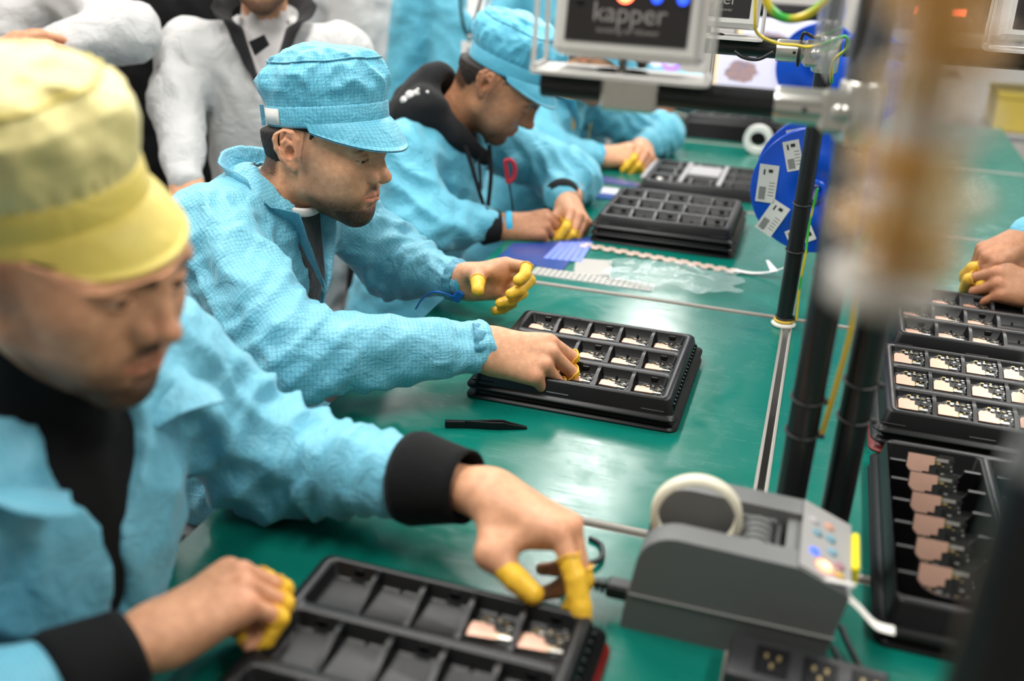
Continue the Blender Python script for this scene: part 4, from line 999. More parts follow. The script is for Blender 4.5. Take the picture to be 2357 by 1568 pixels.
# ------------------------------------------------------------------ air blowers
M_WHT = mat('blower_white', (.66, .64, .61), .38, spec=.5, var=.03, vscale=20); M_PANEL = mat('panel_dark', (.020, .017, .017), .35)
M_TXT = mat('print_grey', (.27, .25, .24), .5); M_LEDB = mat('led_blue', (.02, .05, .5), .4, emit=(.03, .10, 1), estr=1.6); M_LEDR = mat('led_red', (.6, .05, .02), .4, emit=(1, .12, .05), estr=7); M_LEDO = mat('led_core', (.9, .6, .2), .4, emit=(1, .55, .15), estr=9)
M_LEDP = mat('led_violet', (.4, .2, .8), .4, emit=(.35, .18, 1), estr=1.1); M_LEDW = mat('led_pale', (.8, .75, .8), .4, emit=(.85, .75, 1), estr=.8)
M_STEEL = mat('bolt_steel', (.45, .43, .40), .35, metal=.9)
def blower(x, y, z, label, rz=0, red=True):
    """white bracket with a bottom plate, side loops and a boxed blower with a dark front panel; x,y,z: middle of the bottom plate"""
    e = empty('air_blower', (x, y, z), rz, label, 'air blower', 'white air blowers')
    w_, d_ = .186, .066
    MB().prism(rrect(w_/2, d_/2, .010, 4), -.002, .002, 'z').build('bottom_plate', M_WHT, e)
    sl = MB()
    for a0, a1 in ((100, 260), (-80, 80)):
        o_ = [(.026*math.cos(math.radians(a)), .012*math.sin(math.radians(a)), .0024) for a in np.linspace(a0, a1, 20)]; sl.tube(o_, .0020, 6)
    sl.build('slot_ring', M_HOLE, e)
    MB().tube([(0, 0, 0), (0, 0, .005), (0, 0, .0052), (0, 0, .020), (0, 0, .0202), (0, 0, .026)], [.008, .008, .0045, .0045, .003, .003], 14).build('bolt', M_STEEL, e)
    for s in (-1, 1):
        f = MB(); xx = s*(w_/2-.003)
        lo = [(xx, -d_/2+.006, 0), (xx, -d_/2+.008, .006), (xx, -d_/2+.016, .09), (xx, -d_/2+.020, .16)]; hi = [(xx-s*.0, d_/2-.008, .004), (xx, d_/2-.012, .09), (xx, d_/2-.014, .16)]
        for L in (lo, hi):
            for q0, q1 in zip(L[:-1], L[1:]):
                a0, a1 = V(*q0), V(*q1); dv = a1-a0; f.add([a0+V(-.0015, -.004, 0), a0+V(.0015, -.004, 0), a0+V(.0015, .004, 0), a0+V(-.0015, .004, 0), a1+V(-.0015, -.004, 0), a1+V(.0015, -.004, 0), a1+V(.0015, .004, 0), a1+V(-.0015, .004, 0)], [(0, 1, 5, 4), (1, 2, 6, 5), (2, 3, 7, 6), (3, 0, 4, 7), (0, 3, 2, 1), (4, 5, 6, 7)])
        f.box((xx, 0, .003), (.003, d_-.012, .006)); f.box((xx, .002, .16), (.003, .040, .010))
        f.build('side_arm', M_WHT, e)
    bx = empty('blower_box', (0, .004, .032)); bx.parent = e; bx.rotation_euler = (math.radians(-12), 0, 0)
    bw, bd, bh = .152, .060, .150
    bpy.data.objects.remove(bx)
    rot = (math.radians(-10), 0, 0)
    body = MB().box((0, 0, bh/2), (bw, bd, bh), bev=.006).build('housing', M_WHT, e, loc=(.004, .006, .0140), rot=rot)
    yp = -bd/2
    MB().box((0, yp-.0006, .014+.060), (bw-.026, .0016, .120), bev=.0006).build('front_panel', M_PANEL, body)
    text_mesh('kapper', .0275, M_TXT, body, (.002, yp-.0016, .0345), (PI/2, 0, 0)); text_mesh('ionizing air blower', .0086, M_TXT, body, (.002, yp-.0016, .0235), (PI/2, 0, 0))
    if red:
        MB().lathe([(0, -.002), (.0085, -.002), (.0095, .001)], c=(-.004, yp-.001, .062), n=16, axis='y').build('red_light', M_LEDR, body)
        MB().lathe([(0, -.003), (.005, -.003), (.006, .001)], c=(-.007, yp-.001, .065), n=16, axis='y').build('amber_light', M_LEDO, body)
        for xx in (.028, .054): MB().lathe([(0, -.002), (.0055, -.002), (.006, .001)], c=(xx, yp-.001, .060), n=14, axis='y').build('blue_button', M_LEDB, body)
        MB().lathe([(0, -.002), (.0035, -.002), (.004, .001)], c=(-.050, yp-.001, .053), n=14, axis='y').build('black_knob', M_TRAY, body)
    return e
blower(-.205, 1.055, 1.2925, 'white air blower with a glowing red light on the near black bar')
MB_ = MB(); o = MB().box((0, 0, 0), (.060, .036, .036), bev=.004).build('bar_clamp', M_ZINC, loc=(-.195, 1.062, 1.273)); tag(o, 'square zinc clamp on the near bar below the white air blower', 'clamp')
blower(-.205, 1.793, 1.2595, 'second white air blower, cut off behind the first one', red=False)
blower(.325, 1.81, 1.270, 'white air blower at the upper right corner beyond the poles', red=False)
hbar(1.81, 1.2535, .02, .55, 'black bar under the upper right air blower')
# ------------------------------------------------------------------ blue reels
M_REEL = mat('reel_blue', (.003, .075, .55), .30, spec=.5); M_LABEL = mat('label_white', (.74, .73, .70), .55); M_INK = mat('print_black', (.02, .02, .02), .6)
def reel(x, y, z, r, label, rz=0, labels=True):
    e = empty('component_reel', (x, y, z), rz, label, 'reel', 'blue component reels')
    for yy, nm in ((-.008, 'flange'), (.008, 'flange')):
        MB().lathe([(r*.12, -.0006), (r*.30, -.0006), (r*.31, -.0016), (r*.62, -.0016), (r*.63, -.0004), (r*.985, -.0004), (r, .0002), (r*.985, .0014), (r*.12, .0014), (r*.12, -.0006)], c=(0, yy, 0), n=64, axis='y').build(nm, M_REEL, e)
    MB().lathe([(r*.60, -.0075), (r*.60, .0075)], n=48, axis='y').build('tape_winding', mat('carrier_tape', (.03, .03, .035), .5), e)
    MB().lathe([(r*.12, -.011), (r*.20, -.011), (r*.20, .011), (r*.12, .011), (r*.12, -.011)], n=32, axis='y').build('hub', M_REEL, e)
    if labels:
        for k, (a, dr, ww, hh) in enumerate(((178, .74, .036, .072), (222, .78, .036, .066), (128, .66, .030, .056), (262, .74, .034, .05))):
            a_ = math.radians(a); cx, cz = r*dr*math.cos(a_), r*dr*math.sin(a_); ro = (0, math.radians((0, 26, -18, 60)[k]), 0)
            lb = MB().box((0, 0, 0), (ww, .0006, hh)).build('sticker', M_LABEL, e, loc=(cx, -.0104, cz), rot=ro)
            pr_ = MB()
            for j in range(8): pr_.box((-ww*.36+j*.0016, -.0006, -hh*.26), (.0006, .0004, hh*.34))
            pr_.box((ww*.1, -.0006, hh*.34), (.008, .0004, .006)); pr_.box((-ww*.22, -.0006, hh*.30), (.003, .0004, .010))
            for j in range(5): pr_.box((ww*.25, -.0006, -hh*.30+j*.006), (ww*.30, .0004, .0008))
            pr_.build('sticker_print', M_INK, lb)
    return e
reel(.012, 1.905, .985, .118, 'large blue reel with white stickers behind the far black pole', rz=-.10)
reel(.012, 2.02, .985, .118, 'blue reel standing close behind the stickered blue reel', rz=-.10)
reel(-.020, 2.62, 1.115, .105, 'distant blue reel half hidden by the rear zinc joint', rz=-.1, labels=False)
reel(.085, 2.48, 1.115, .105, 'blue reel seen between the black poles', rz=.1, labels=False)
for (x_, y_, z_, x2, y2, lb) in ((.012, 1.815, .985, .012, 2.06, 'thin steel rod carrying the two large blue reels'), (-.002, 2.56, 1.115, -.020, 2.66, 'thin steel rod holding the distant blue reel'), (.012, 2.545, 1.115, .090, 2.45, 'thin steel rod holding the reel between the poles')):
    o = MB().tube([(x_, y_, z_), (x2, y2, z_)], .006, 10).build('reel_rod', M_STEEL); tag(o, lb, 'rod', 'reel rods')
# ------------------------------------------------------------------ far screens
def screen(x, y, z, w_, h_, label, rz=0):
    e = empty('monitor', (x, y, z), rz, label, 'monitor', 'far monitors')
    MB().box((0, .012, 0), (w_+.016, .022, h_+.016), bev=.004).build('casing', M_TRAY, e)
    mm = bpy.data.materials.new('screen_picture'); mm.use_nodes = True; t = NT(mm); b = t.n['Principled BSDF']; co = t.new('ShaderNodeTexCoord').outputs['Generated']
    sx = t.new('ShaderNodeSeparateXYZ'); t.l.new(co, sx.inputs[0]); X, Z = sx.outputs[0], sx.outputs[2]
    dd = t.math('ADD', t.math('POWER', t.math('MULTIPLY', t.math('SUBTRACT', X, .38), 2.3), 2), t.math('POWER', t.math('MULTIPLY', t.math('SUBTRACT', Z, .36), 2.4), 2))
    blob = t.ramp(t.math('ADD', dd, t.math('MULTIPLY', t.noise(6, 3, .6, co), .5)), .55, .45)
    c = t.mix(blob, (.52, .50, .60), t.mix(t.noise(9, 3, .6, co), (.10, .14, .25), (.42, .22, .13)))
    c = t.mix(t.math('MULTIPLY', t.math('GREATER_THAN', Z, .86), .7), c, (.40, .50, .30)); c = t.mix(t.math('LESS_THAN', X, .07), c, (.75, .55, .35))
    t.l.new(c, b.inputs['Base Color']); t.l.new(c, b.inputs['Emission Color']); b.inputs['Emission Strength'].default_value = .75; b.inputs['Roughness'].default_value = .25
    MB().box((0, 0, 0), (w_, .003, h_)).build('screen', mm, e)
    MB().box((0, .05, -h_*.35), (.04, .06, .10), bev=.004).build('mount', M_TRAY, e)
    return e
screen(-.185, 2.64, 1.105, .190, .125, 'lit monitor showing a brown blurred picture between the two bars')
screen(-.155, 3.34, 1.105, .270, .180, 'second lit monitor behind, above the rear bar')
e = empty('violet_lamp', tuple(py(1535, 142, 3.4)), 0, 'glowing violet lamp cluster behind the air blower plate', 'lamp')
for k, (dx, dz, r_, m_) in enumerate(((-.035, .0, .020, M_LEDW), (.012, .004, .019, M_LEDW), (.012, -.012, .030, M_LEDP), (.020, .020, .022, M_LEDP))):
    MB().lathe([(0, -.010), (r_*.7, -.008), (r_, 0), (r_*.7, .008), (0, .010)], c=(dx, .006*k, dz), n=18, axis='y').build('light_bulb', m_, e)
# ------------------------------------------------------------------ labels, strips and sheets on the third bench
M_LGREY = mat('sticker_grey', (.36, .34, .31), .45, spec=.6); M_BLUESH = mat('film_blue', (.010, .045, .24), .22, spec=.6, var=.3, vscale=18); M_LBLUE = mat('film_pale_blue', (.16, .24, .72), .3)
M_CLEAR = mat('sheet_clear', (.62, .74, .72), .14, alpha=.26, spec=.8, bump=.5, bscale=26, bdist=.01)
def quad_slab(pts, z0, th): return [(p_[0], p_[1]) for p_ in pts], z0, th
sh = empty('blue_sheet', (-.545, 2.015, .7512), 0, 'shiny dark blue film sheet under the hooded worker\'s wrist', 'film sheet')
pp = [pz(u, v) for u, v in ((1128, 610), (1180, 562), (1262, 560), (1372, 545), (1310, 606), (1295, 625), (1222, 612))]
MB().prism([(q[0]+.545, q[1]-2.015) for q in pp], 0, .0010, 'z').build('film', M_BLUESH, sh)
for k in range(6):
    q = [pz(u, v) for u, v in ((1250+k*15, 597+k*1.5), (1262+k*15, 599+k*1.5), (1300+k*13, 560), (1288+k*13, 559))]
    MB().prism([(a[0]+.545, a[1]-2.015) for a in q], .0010, .0018, 'z').build('pale_strip', M_LBLUE, sh)
def sticker_row(name, u0, v0, u1, v1, n, w_, d_, label, cols=1):
    a, b = pz(u0, v0), pz(u1, v1); dv = b-a; L = np.linalg.norm(dv); an = math.atan2(dv[1], dv[0])
    e = empty(name, (a[0], a[1], .7508), an, label, 'sticker sheet')
    MB().box((L/2, d_/2, .0003), (L+.006, d_+.008, .0006)).build('backing', M_CLEAR, e)
    me = None
    for k in range(n):
        for j in range(cols):
            dd = d_/cols
            o = MB().box((0, 0, 0), (w_, dd*.93, .0010)).build('grey_sticker', M_LGREY, e, loc=((k+.5)*L/n, dd*(j+.5), .0011)) if me is None else link('grey_sticker', me, None, e, loc=((k+.5)*L/n, dd*(j+.5), .0011))
            me = o.data
sticker_row('sticker_strip', 1222, 632, 1498, 672, 21, .0095, .045, 'long strip of grey stickers along the bench joint', cols=3)
sticker_row('sticker_block', 1322, 632, 1404, 638, 6, .0128, .100, 'small block of grey stickers beside the blue film sheet', cols=7)
cs = empty('clear_sheet', (-.24, 1.965, .7512), .05, 'crinkled clear plastic sheet beside the sticker strip', 'plastic sheet')
gv = []; gf = []; nx_, ny_ = 26, 16
for j in range(ny_):
    for i in range(nx_): x, y = -.135+.27*i/(nx_-1), -.07+.15*j/(ny_-1); z = .0035+.010*abs(pnoise(np.array([[x*17, y*17, 3.3]]))[0])+.004*abs(pnoise(np.array([[x*45, y*45, 1.3]]))[0]); gv.append((x+.012*math.sin(j*.9), y+.012*math.sin(i*.6), z))
for j in range(ny_-1):
    for i in range(nx_-1): gf.append((j*nx_+i, j*nx_+i+1, j*nx_+nx_+i+1, j*nx_+nx_+i))
MB().add(gv, gf, True).build('sheet', M_CLEAR, cs)
# copper strip with tabs, its white tail curling up
A_, B_ = pz(1335, 566), pz(1700, 630); dv = B_-A_; L = np.linalg.norm(dv); an = math.atan2(dv[1], dv[0])
fs = empty('copper_strip', (A_[0], A_[1], .7512), an, 'toothed copper strip with a white curled tail across the bench', 'copper strip')
M_STRIP = mat('strip_copper', (.86, .66, .56), .30, metal=.55); M_TAIL = mat('strip_white', (.80, .77, .74), .35)
MB().box((L/2, .006, .0010), (L, .016, .0012)).build('carrier', M_STRIP, fs)
tme = None
for k in range(13):
    o = MB().prism([(-.011, -.014), (.004, -.016), (.006, .004), (.011, .004), (.011, .018), (-.006, .018), (-.006, .002), (-.011, 0)], 0, .0014, 'z').build('tab', M_STRIP, fs, loc=((k+.5)*L/13, 0, .0014)) if tme is None else link('tab', tme, None, fs, loc=((k+.5)*L/13, 0, .0014))
    tme = o.data
ti = bezier([(L-.01, .006, .0025), (L+.03, .008, .003), (L+.07, .016, .012), (L+.105, .03, .030)], 8); mb = MB(); P = []
for i, q in enumerate(ti): hw = .009*(1-i/len(ti)*.75); P += [q+V(0, -hw, 0), q+V(0, hw, 0), q+V(0, hw, .0008), q+V(0, -hw, .0008)]
mb.add(P, [(i*4+k, i*4+(k+1) % 4, i*4+4+(k+1) % 4, i*4+4+k) for i in range(len(ti)-1) for k in range(4)], True); mb.build('tail', M_TAIL, fs)
MB().add([(L+.065, .010, .011), (L+.045, .050, .022), (L+.050, .052, .0225), (L+.080, .014, .014)], [(0, 1, 2, 3)]).build('tail_tip', M_TAIL, fs)
# white and blue strips on the fourth joint
q = [pz(u, v) for u, v in ((1330, 425), (1330, 440), (1690, 487), (1690, 472))]
o = MB().prism([(a[0], a[1]) for a in q], .7505, .7525, 'z').build('white_strip', mat('strip_lilac', (.62, .60, .68), .35)); tag(o, 'long pale strip lying along the joint before the fourth workbench', 'strip')
q = [pz(u, v) for u, v in ((1330, 441), (1330, 455), (1420, 461), (1440, 452))]
o = MB().prism([(a[0], a[1]) for a in q], .7505, .7530, 'z').build('blue_strip', M_BLUESH); tag(o, 'short blue film strip at the left end of the pale strip', 'film strip')
q = [pz(u, v) for u, v in ((1340, 415), (1350, 400), (1480, 425), (1465, 432))]
o = MB().prism([(a[0], a[1]) for a in q], .7505, .7530, 'z').build('blue_film', M_BLUESH); tag(o, 'blue film piece under the fourth worker\'s hands', 'film piece')
# tweezers
tw = empty('tweezers', (-.450, 1.197, .7512), math.atan2(.040, .112), 'black plastic tweezers lying on the green bench mat', 'tweezers')
for s in (-1, 1):
    pl = bezier([(0, 0, 0), (.03, .0006*s, 0), (.072, .0042*s, 0), (.090, .0034*s, 0), (.119, .0012*s, 0)], 6); mb = MB(); P = []
    for i, q in enumerate(pl):
        t = i/(len(pl)-1); hh = .0075 if t < .68 else .0075*(1-(t-.68)/.32*.86); z0 = .0075-hh*.5 if False else 0
        P += [q+V(0, -.0016, .0), q+V(0, .0016, .0), q+V(0, .0016, hh*1.4), q+V(0, -.0016, hh*1.4)]
    mb.add(P, [(i*4+k, i*4+(k+1) % 4, i*4+4+(k+1) % 4, i*4+4+k) for i in range(len(pl)-1) for k in range(4)]+[(0, 1, 2, 3), tuple(len(P)-4+k for k in (3, 2, 1, 0))]); mb.build('arm', M_TRAY, tw)
MB().box((.014, 0, .0055), (.030, .0066, .0105), bev=.001).build('grip_end', M_TRAY, tw)
# ------------------------------------------------------------------ tape dispenser
M_GREY = mat('dispenser_grey', (.150, .152, .150), .55, spec=.4, var=.06, vscale=60, bump=.15, bscale=900, bdist=.0004)
M_GREYD = mat('dispenser_dark', (.045, .045, .047), .6); M_PANELG = mat('panel_pale', (.30, .29, .28), .4); M_CREAM = mat('tape_cream', (.80, .74, .58), .45, var=.05, vscale=200)
td = empty('tape_dispenser', (-.010, .92, .75), 0, 'grey electric tape dispenser with a cream tape roll on the near bench', 'tape dispenser')
def bevelled(mb, nm, m, par, w_=.006, seg=3, **k):
    o = mb.build(nm, m, par, **k); bv = o.modifiers.new('bevel', 'BEVEL'); bv.width = w_; bv.segments = seg; bv.limit_method = 'ANGLE'; bv.angle_limit = math.radians(40)
    for p_ in o.data.polygons: p_.use_smooth = True
    return o
def arc(cx, cz, r, a0, a1, n): return [(cx+r*math.cos(math.radians(a)), cz+r*math.sin(math.radians(a))) for a in np.linspace(a0, a1, n)]
side = [(-.105, .044)]+arc(-.060, .082, .040, 175, 92, 7)+[(.060, .119), (.110, .098), (.101, .044)]
yf, yb = -.066, .066
mb = MB(); mb.prism([(-.110, 0), (-.106, .045), (.102, .045), (.094, 0)], yf, yb, 'y'); bevelled(mb, 'base', M_GREY, td, .004)
mb = MB(); mb.prism([(x, z-.0005) for x, z in side], yf+.001, yf+.032, 'y'); bevelled(mb, 'side_shell', M_GREY, td, .009, 4)
mb = MB(); mb.prism([(x, z-.0005) for x, z in side], yb-.032, yb-.001, 'y'); bevelled(mb, 'side_shell', M_GREY, td, .009, 4)
mb = MB(); mb.prism([(.044, .044), (.044, .110), (.062, .112), (.106, .094), (.099, .044)], yf+.031, yb-.031, 'y'); mb.build('front_block', M_GREY, td)
mb = MB(); mb.prism([(-.104, .044), (-.103, .062), (-.094, .080), (-.080, .070), (-.05, .048), (.044, .050), (.044, .044)], yf+.031, yb-.031, 'y'); mb.build('inner_tray', M_GREYD, td)
MB().box((.0, yf-.0006, .0455), (.208, .003, .0022), bev=.001).build('seam_line', mat('seam_pale', (.20, .20, .19), .5), td)
mr = MB()
for k in range(6): mr.tube([(.014, yf+.034+k*.011, .092), (.014, yf+.041+k*.011, .092)], .018, 18)
mr.build('feed_roller', M_GREY, td); MB().box((.036, 0, .095), (.006, .060, .022), bev=.002).build('cutter_block', M_GREYD, td)
for yy in (-.030, .030): MB().box((.014, yy, .086), (.040, .004, .046), bev=.003).build('roller_cheek', M_GREY, td)
# control panel
pn = MB(); pn.prism([(.058, .1195), (.058, .1212), (.1105, .0995), (.1100, .0975)], yf+.004, yb-.004, 'y'); po = pn.build('control_panel', M_PANELG, td)
sl_ = math.atan2(-.0217, .0525)
def btn(x, y, r_, m_, nm):
    z = .1212-(x-.058)*.0217/.0525
    MB().lathe([(0, .0022), (r_*.8, .0022), (r_, .0010), (r_, -.001)], n=18).build(nm, m_, po, loc=(x, y, z), rot=(0, -sl_, 0))
btn(.072, -.026, .0052, M_LEDB, 'blue_light'); btn(.083, -.042, .0085, M_LEDR, 'red_light'); btn(.083, -.042, .0056, M_LEDO, 'amber_light')
for x, y, c_ in ((.070, .030, (.35, .33, .34)), (.074, .010, (.12, .24, .30)), (.086, .034, (.50, .26, .18)), (.088, .012, (.12, .26, .32)), (.090, -.010, (.14, .28, .36)), (.098, -.028, (.30, .14, .16)), (.098, -.044, (.48, .30, .05)), (.100, -.056, (.16, .15, .30))): btn(x, y, .0060, mat('button_%d' % int(c_[0]*100+c_[1]*1000), c_, .5), 'button')
MB().box((.083, yf+.006, .1085), (.060, .006, .003), bev=.001).build('panel_trim', mat('trim_pale', (.62, .60, .57), .4), td, rot=(0, 0, 0))
MB().box((.1145, .012, .090), (.008, .066, .026), bev=.002).build('blade_guard', mat('guard_yellow', (.85, .70, .0), .4), td)
# cream roll standing in the slot
o = MB().lathe([(.0405, -.007), (.0480, -.007), (.0480, .007), (.0405, .007), (.0405, -.007)], n=56, axis='y').build('tape_roll', M_CREAM, loc=(-.060, .920, .750+.1125), rot=(0, 0, .12)); tag(o, 'cream tape roll standing in the top slot of the grey dispenser', 'tape roll')
ts = bezier([(.106, -.040, .082), (.122, -.046, .074), (.140, -.052, .062), (.158, -.052, .060)], 6); P = []
for q in ts: P += [q+V(0, -.0065, 0), q+V(0, .0065, 0), q+V(0, .0065, .0010), q+V(0, -.0065, .0010)]
MB().add(P, [(i*4+k, i*4+(k+1) % 4, i*4+4+(k+1) % 4, i*4+4+k) for i in range(len(ts)-1) for k in range(4)]+[(0, 1, 2, 3), tuple(len(P)-1-k for k in range(4))]).build('tape_tongue', M_TAPEW, td)
pc = empty('power_cable', (-.113, .88, .775), 0, 'black power cable plugged into the left end of the grey dispenser', 'cable')
MB().box((-.014, 0, .003), (.030, .020, .018), bev=.003).build('plug', M_TIE, pc)
for k in range(5): MB().box((-.033-k*.006, 0, .003), (.0042, .013-.001*k, .013-.001*k), bev=.001).build('strain_relief', M_TIE, pc)
MB().tube(bezier([(-.030, 0, .003), (-.062, .004, .0), (-.082, .022, -.012), (-.070, .050, -.016), (-.052, .078, -.020), (-.058, .108, -.022), (-.074, .118, -.0225)], 8), .0032, 8).build('cord', M_TIE, pc, fixn=False)
wire([(.102, .905, .775), (.125, .87, .756), (.16, .82, .7535), (.20, .74, .7535), (.24, .66, .7535)], .0034, M_TIE, 'black cord running from the dispenser to the lower right', 'cord', 'cord')
wire([(.096, .88, .765), (.118, .84, .756), (.15, .785, .7535), (.185, .70, .7535), (.20, .62, .7535)], .0030, M_TIE, 'second black cord running beside the first at the lower right', 'cord', 'cord')
# socket strip in front of the dispenser
ss = empty('socket_strip', (.070, .806, .75), -.05, 'black socket strip in front of the grey dispenser', 'socket strip')
bevelled(MB().box((0, 0, .019), (.150, .062, .038)), 'case', M_TRAY2, ss, .004)
for k in range(3):
    x = -.045+k*.045
    f = MB().box((x+.012, 0, .0388), (.032, .040, .0022), bev=.001).build('socket_face', M_TRAY, ss)
    for dx, dy in ((-.006, .004), (.006, .004), (0, -.009)): MB().box((x+.012+dx, dy, .0402), (.003, .007, .0012)).build('contact', M_GOLD, f)
# ------------------------------------------------------------------ hanging tape rolls and pole close to the camera
M_AMB = mat('tape_amber', (.72, .40, .07), .16, trans=.25, alpha=.50, spec=.7); M_AMBC = mat('tape_core', (.66, .60, .52), .4, trans=.2, alpha=.4); M_AMB2 = mat('tape_honey', (.70, .48, .20), .2, trans=.25, alpha=.36)
cx_, cy_ = pd(2120, 330, .36)[:2]
hk = empty('hanging_rod', (cx_, cy_, 1.312), 0, 'thin rod strung with amber tape rolls close to the camera', 'rod')
MB().tube([(0, 0, 0), (0, 0, .99)], .0030, 10).build('rod', M_STEEL, hk); MB().lathe([(0, 0), (.012, 0), (.012, .004), (0, .004)], n=20).build('stop_disc', M_STEEL, hk)
zz = 1.316
ORD = ['lowest', 'second', 'third', 'fourth', 'fifth', 'sixth', 'seventh', 'eighth', 'ninth', 'tenth']
spec = [(.0215, .014, 'cream', mat('tape_cream_clear', (.80, .74, .66), .3, trans=.2, alpha=.62)), (.019, .012, 'amber', M_AMB), (.0235, .012, 'amber', M_AMB), (.0245, .010, 'honey-coloured', M_AMB2), (.0210, .014, 'amber', M_AMB), (.0195, .013, 'pale', M_AMBC), (.0195, .014, 'honey-coloured', M_AMB2), (.0185, .014, 'amber', M_AMB), (.0195, .02, 'amber', M_AMB)]
for k, (r_, h_, nm, m_) in enumerate(spec):
    o = MB().lathe([(.009, 0), (r_-.001, 0), (r_, .001), (r_, h_-.002), (r_-.001, h_-.001), (.009, h_-.001), (.009, 0)], n=40).build('tape_roll', m_, loc=(cx_+(.004 if k % 2 else -.003), cy_, zz)); zz += h_
    tag(o, '%s tape roll, %s from below on the blurred rod close to the camera' % (nm, ORD[k]), 'tape roll', 'hanging tape rolls')
p = pd(2395, 1200, .42)
e = empty('black_post', (p[0], p[1], .75), 0, 'blurred black post at the lower right edge, closest to the camera', 'post')
MB().tube([(0, 0, 0), (0, 0, 1.245-.75)], .020, 20).build('pipe', M_BLK, e); MB().tube([(0, 0, 1.245-.75), (0, 0, 2.85-.75)], .0185, 20).build('clear_sheath', mat('sheath_grey', (.36, .35, .34), .3, trans=.3, alpha=.6), e)
MB().tube([(0, 0, 2.307-.75), (cx_-p[0], cy_-p[1], 2.307-.75)], .006, 10).build('arm', M_BLK, e)

# ------------------------------------------------------------------ storage rack and display at the far right
M_RACK = mat('rack_grey', (.30, .30, .31), .45, metal=.3)
rk = empty('storage_rack', (.75, 4.75, FLOOR), 0, 'grey storage rack with boxes at the far right, behind the hanging rolls', 'rack')
for sx in (-.5, .5):
    for sy in (-.2, .2): MB().box((sx, sy, .95), (.035, .035, 1.9), bev=.003).build('upright', M_RACK, rk)
for k, z in enumerate((.45, .85, 1.20, 1.52, 1.85)): MB().box((0, 0, z), (1.04, .44, .025), bev=.003).build('shelf', M_RACK, rk)
bxs = [(-.36, .45, .20, .22, (.60, .58, .55), 'pale grey box on the lowest rack shelf'), (-.05, .45, .26, .25, (.45, .33, .18), 'brown carton on the lowest rack shelf'), (-.34, .85, .26, .20, (.55, .53, .50), 'grey box at the left of the second rack shelf'), (.05, .85, .22, .16, (.60, .45, .08), 'yellow box on the second rack shelf'), (.34, .85, .2, .22, (.55, .55, .58), 'white box at the right of the second rack shelf'), (-.30, 1.20, .30, .17, (.42, .40, .34), 'beige box on the third rack shelf'), (.16, 1.20, .34, .2, (.65, .63, .60), 'wide white box on the third rack shelf'), (-.28, 1.52, .28, .22, (.62, .50, .12), 'yellow carton on the fourth rack shelf'), (.2, 1.52, .3, .18, (.50, .50, .52), 'silver box on the fourth rack shelf')]
for x, z, w_, h_, c_, lb in bxs:
    b_ = empty('storage_box', (.75+x, 4.75, FLOOR+z+.0128), 0, lb, 'box', 'boxes on the far rack')
    MB().box((0, 0, h_*.42), (w_, .30, h_*.84), bev=.004).build('box_body', mat('box_%d_%d' % (int(c_[0]*100), int(c_[2]*100)), c_, .6), b_); MB().box((0, 0, h_*.92), (w_+.008, .308, h_*.16), bev=.004).build('box_lid', mat('box_%d_%d' % (int(c_[0]*100), int(c_[2]*100)), c_, .6), b_)
q = py(2165, 27, 2.65)
dp = empty('wall_display', tuple(q), 0, 'small display with a glowing red bar behind the hanging rolls', 'display')
MB().box((0, .02, 0), (.22, .03, .09), bev=.004).build('casing', M_TRAY, dp); MB().box((0, .0035, 0), (.11, .004, .016)).build('red_bar', M_LEDR, dp); MB().tube([(0, .036, .03), (0, .036, TOP-q[2])], .008, 8).build('hanger_rod', M_BLK, dp)
MB().tube([(0, .036, TOP-q[2]), (0, .036, 2.9-q[2])], .008, 8).build('ceiling_rod', M_BLK, dp)
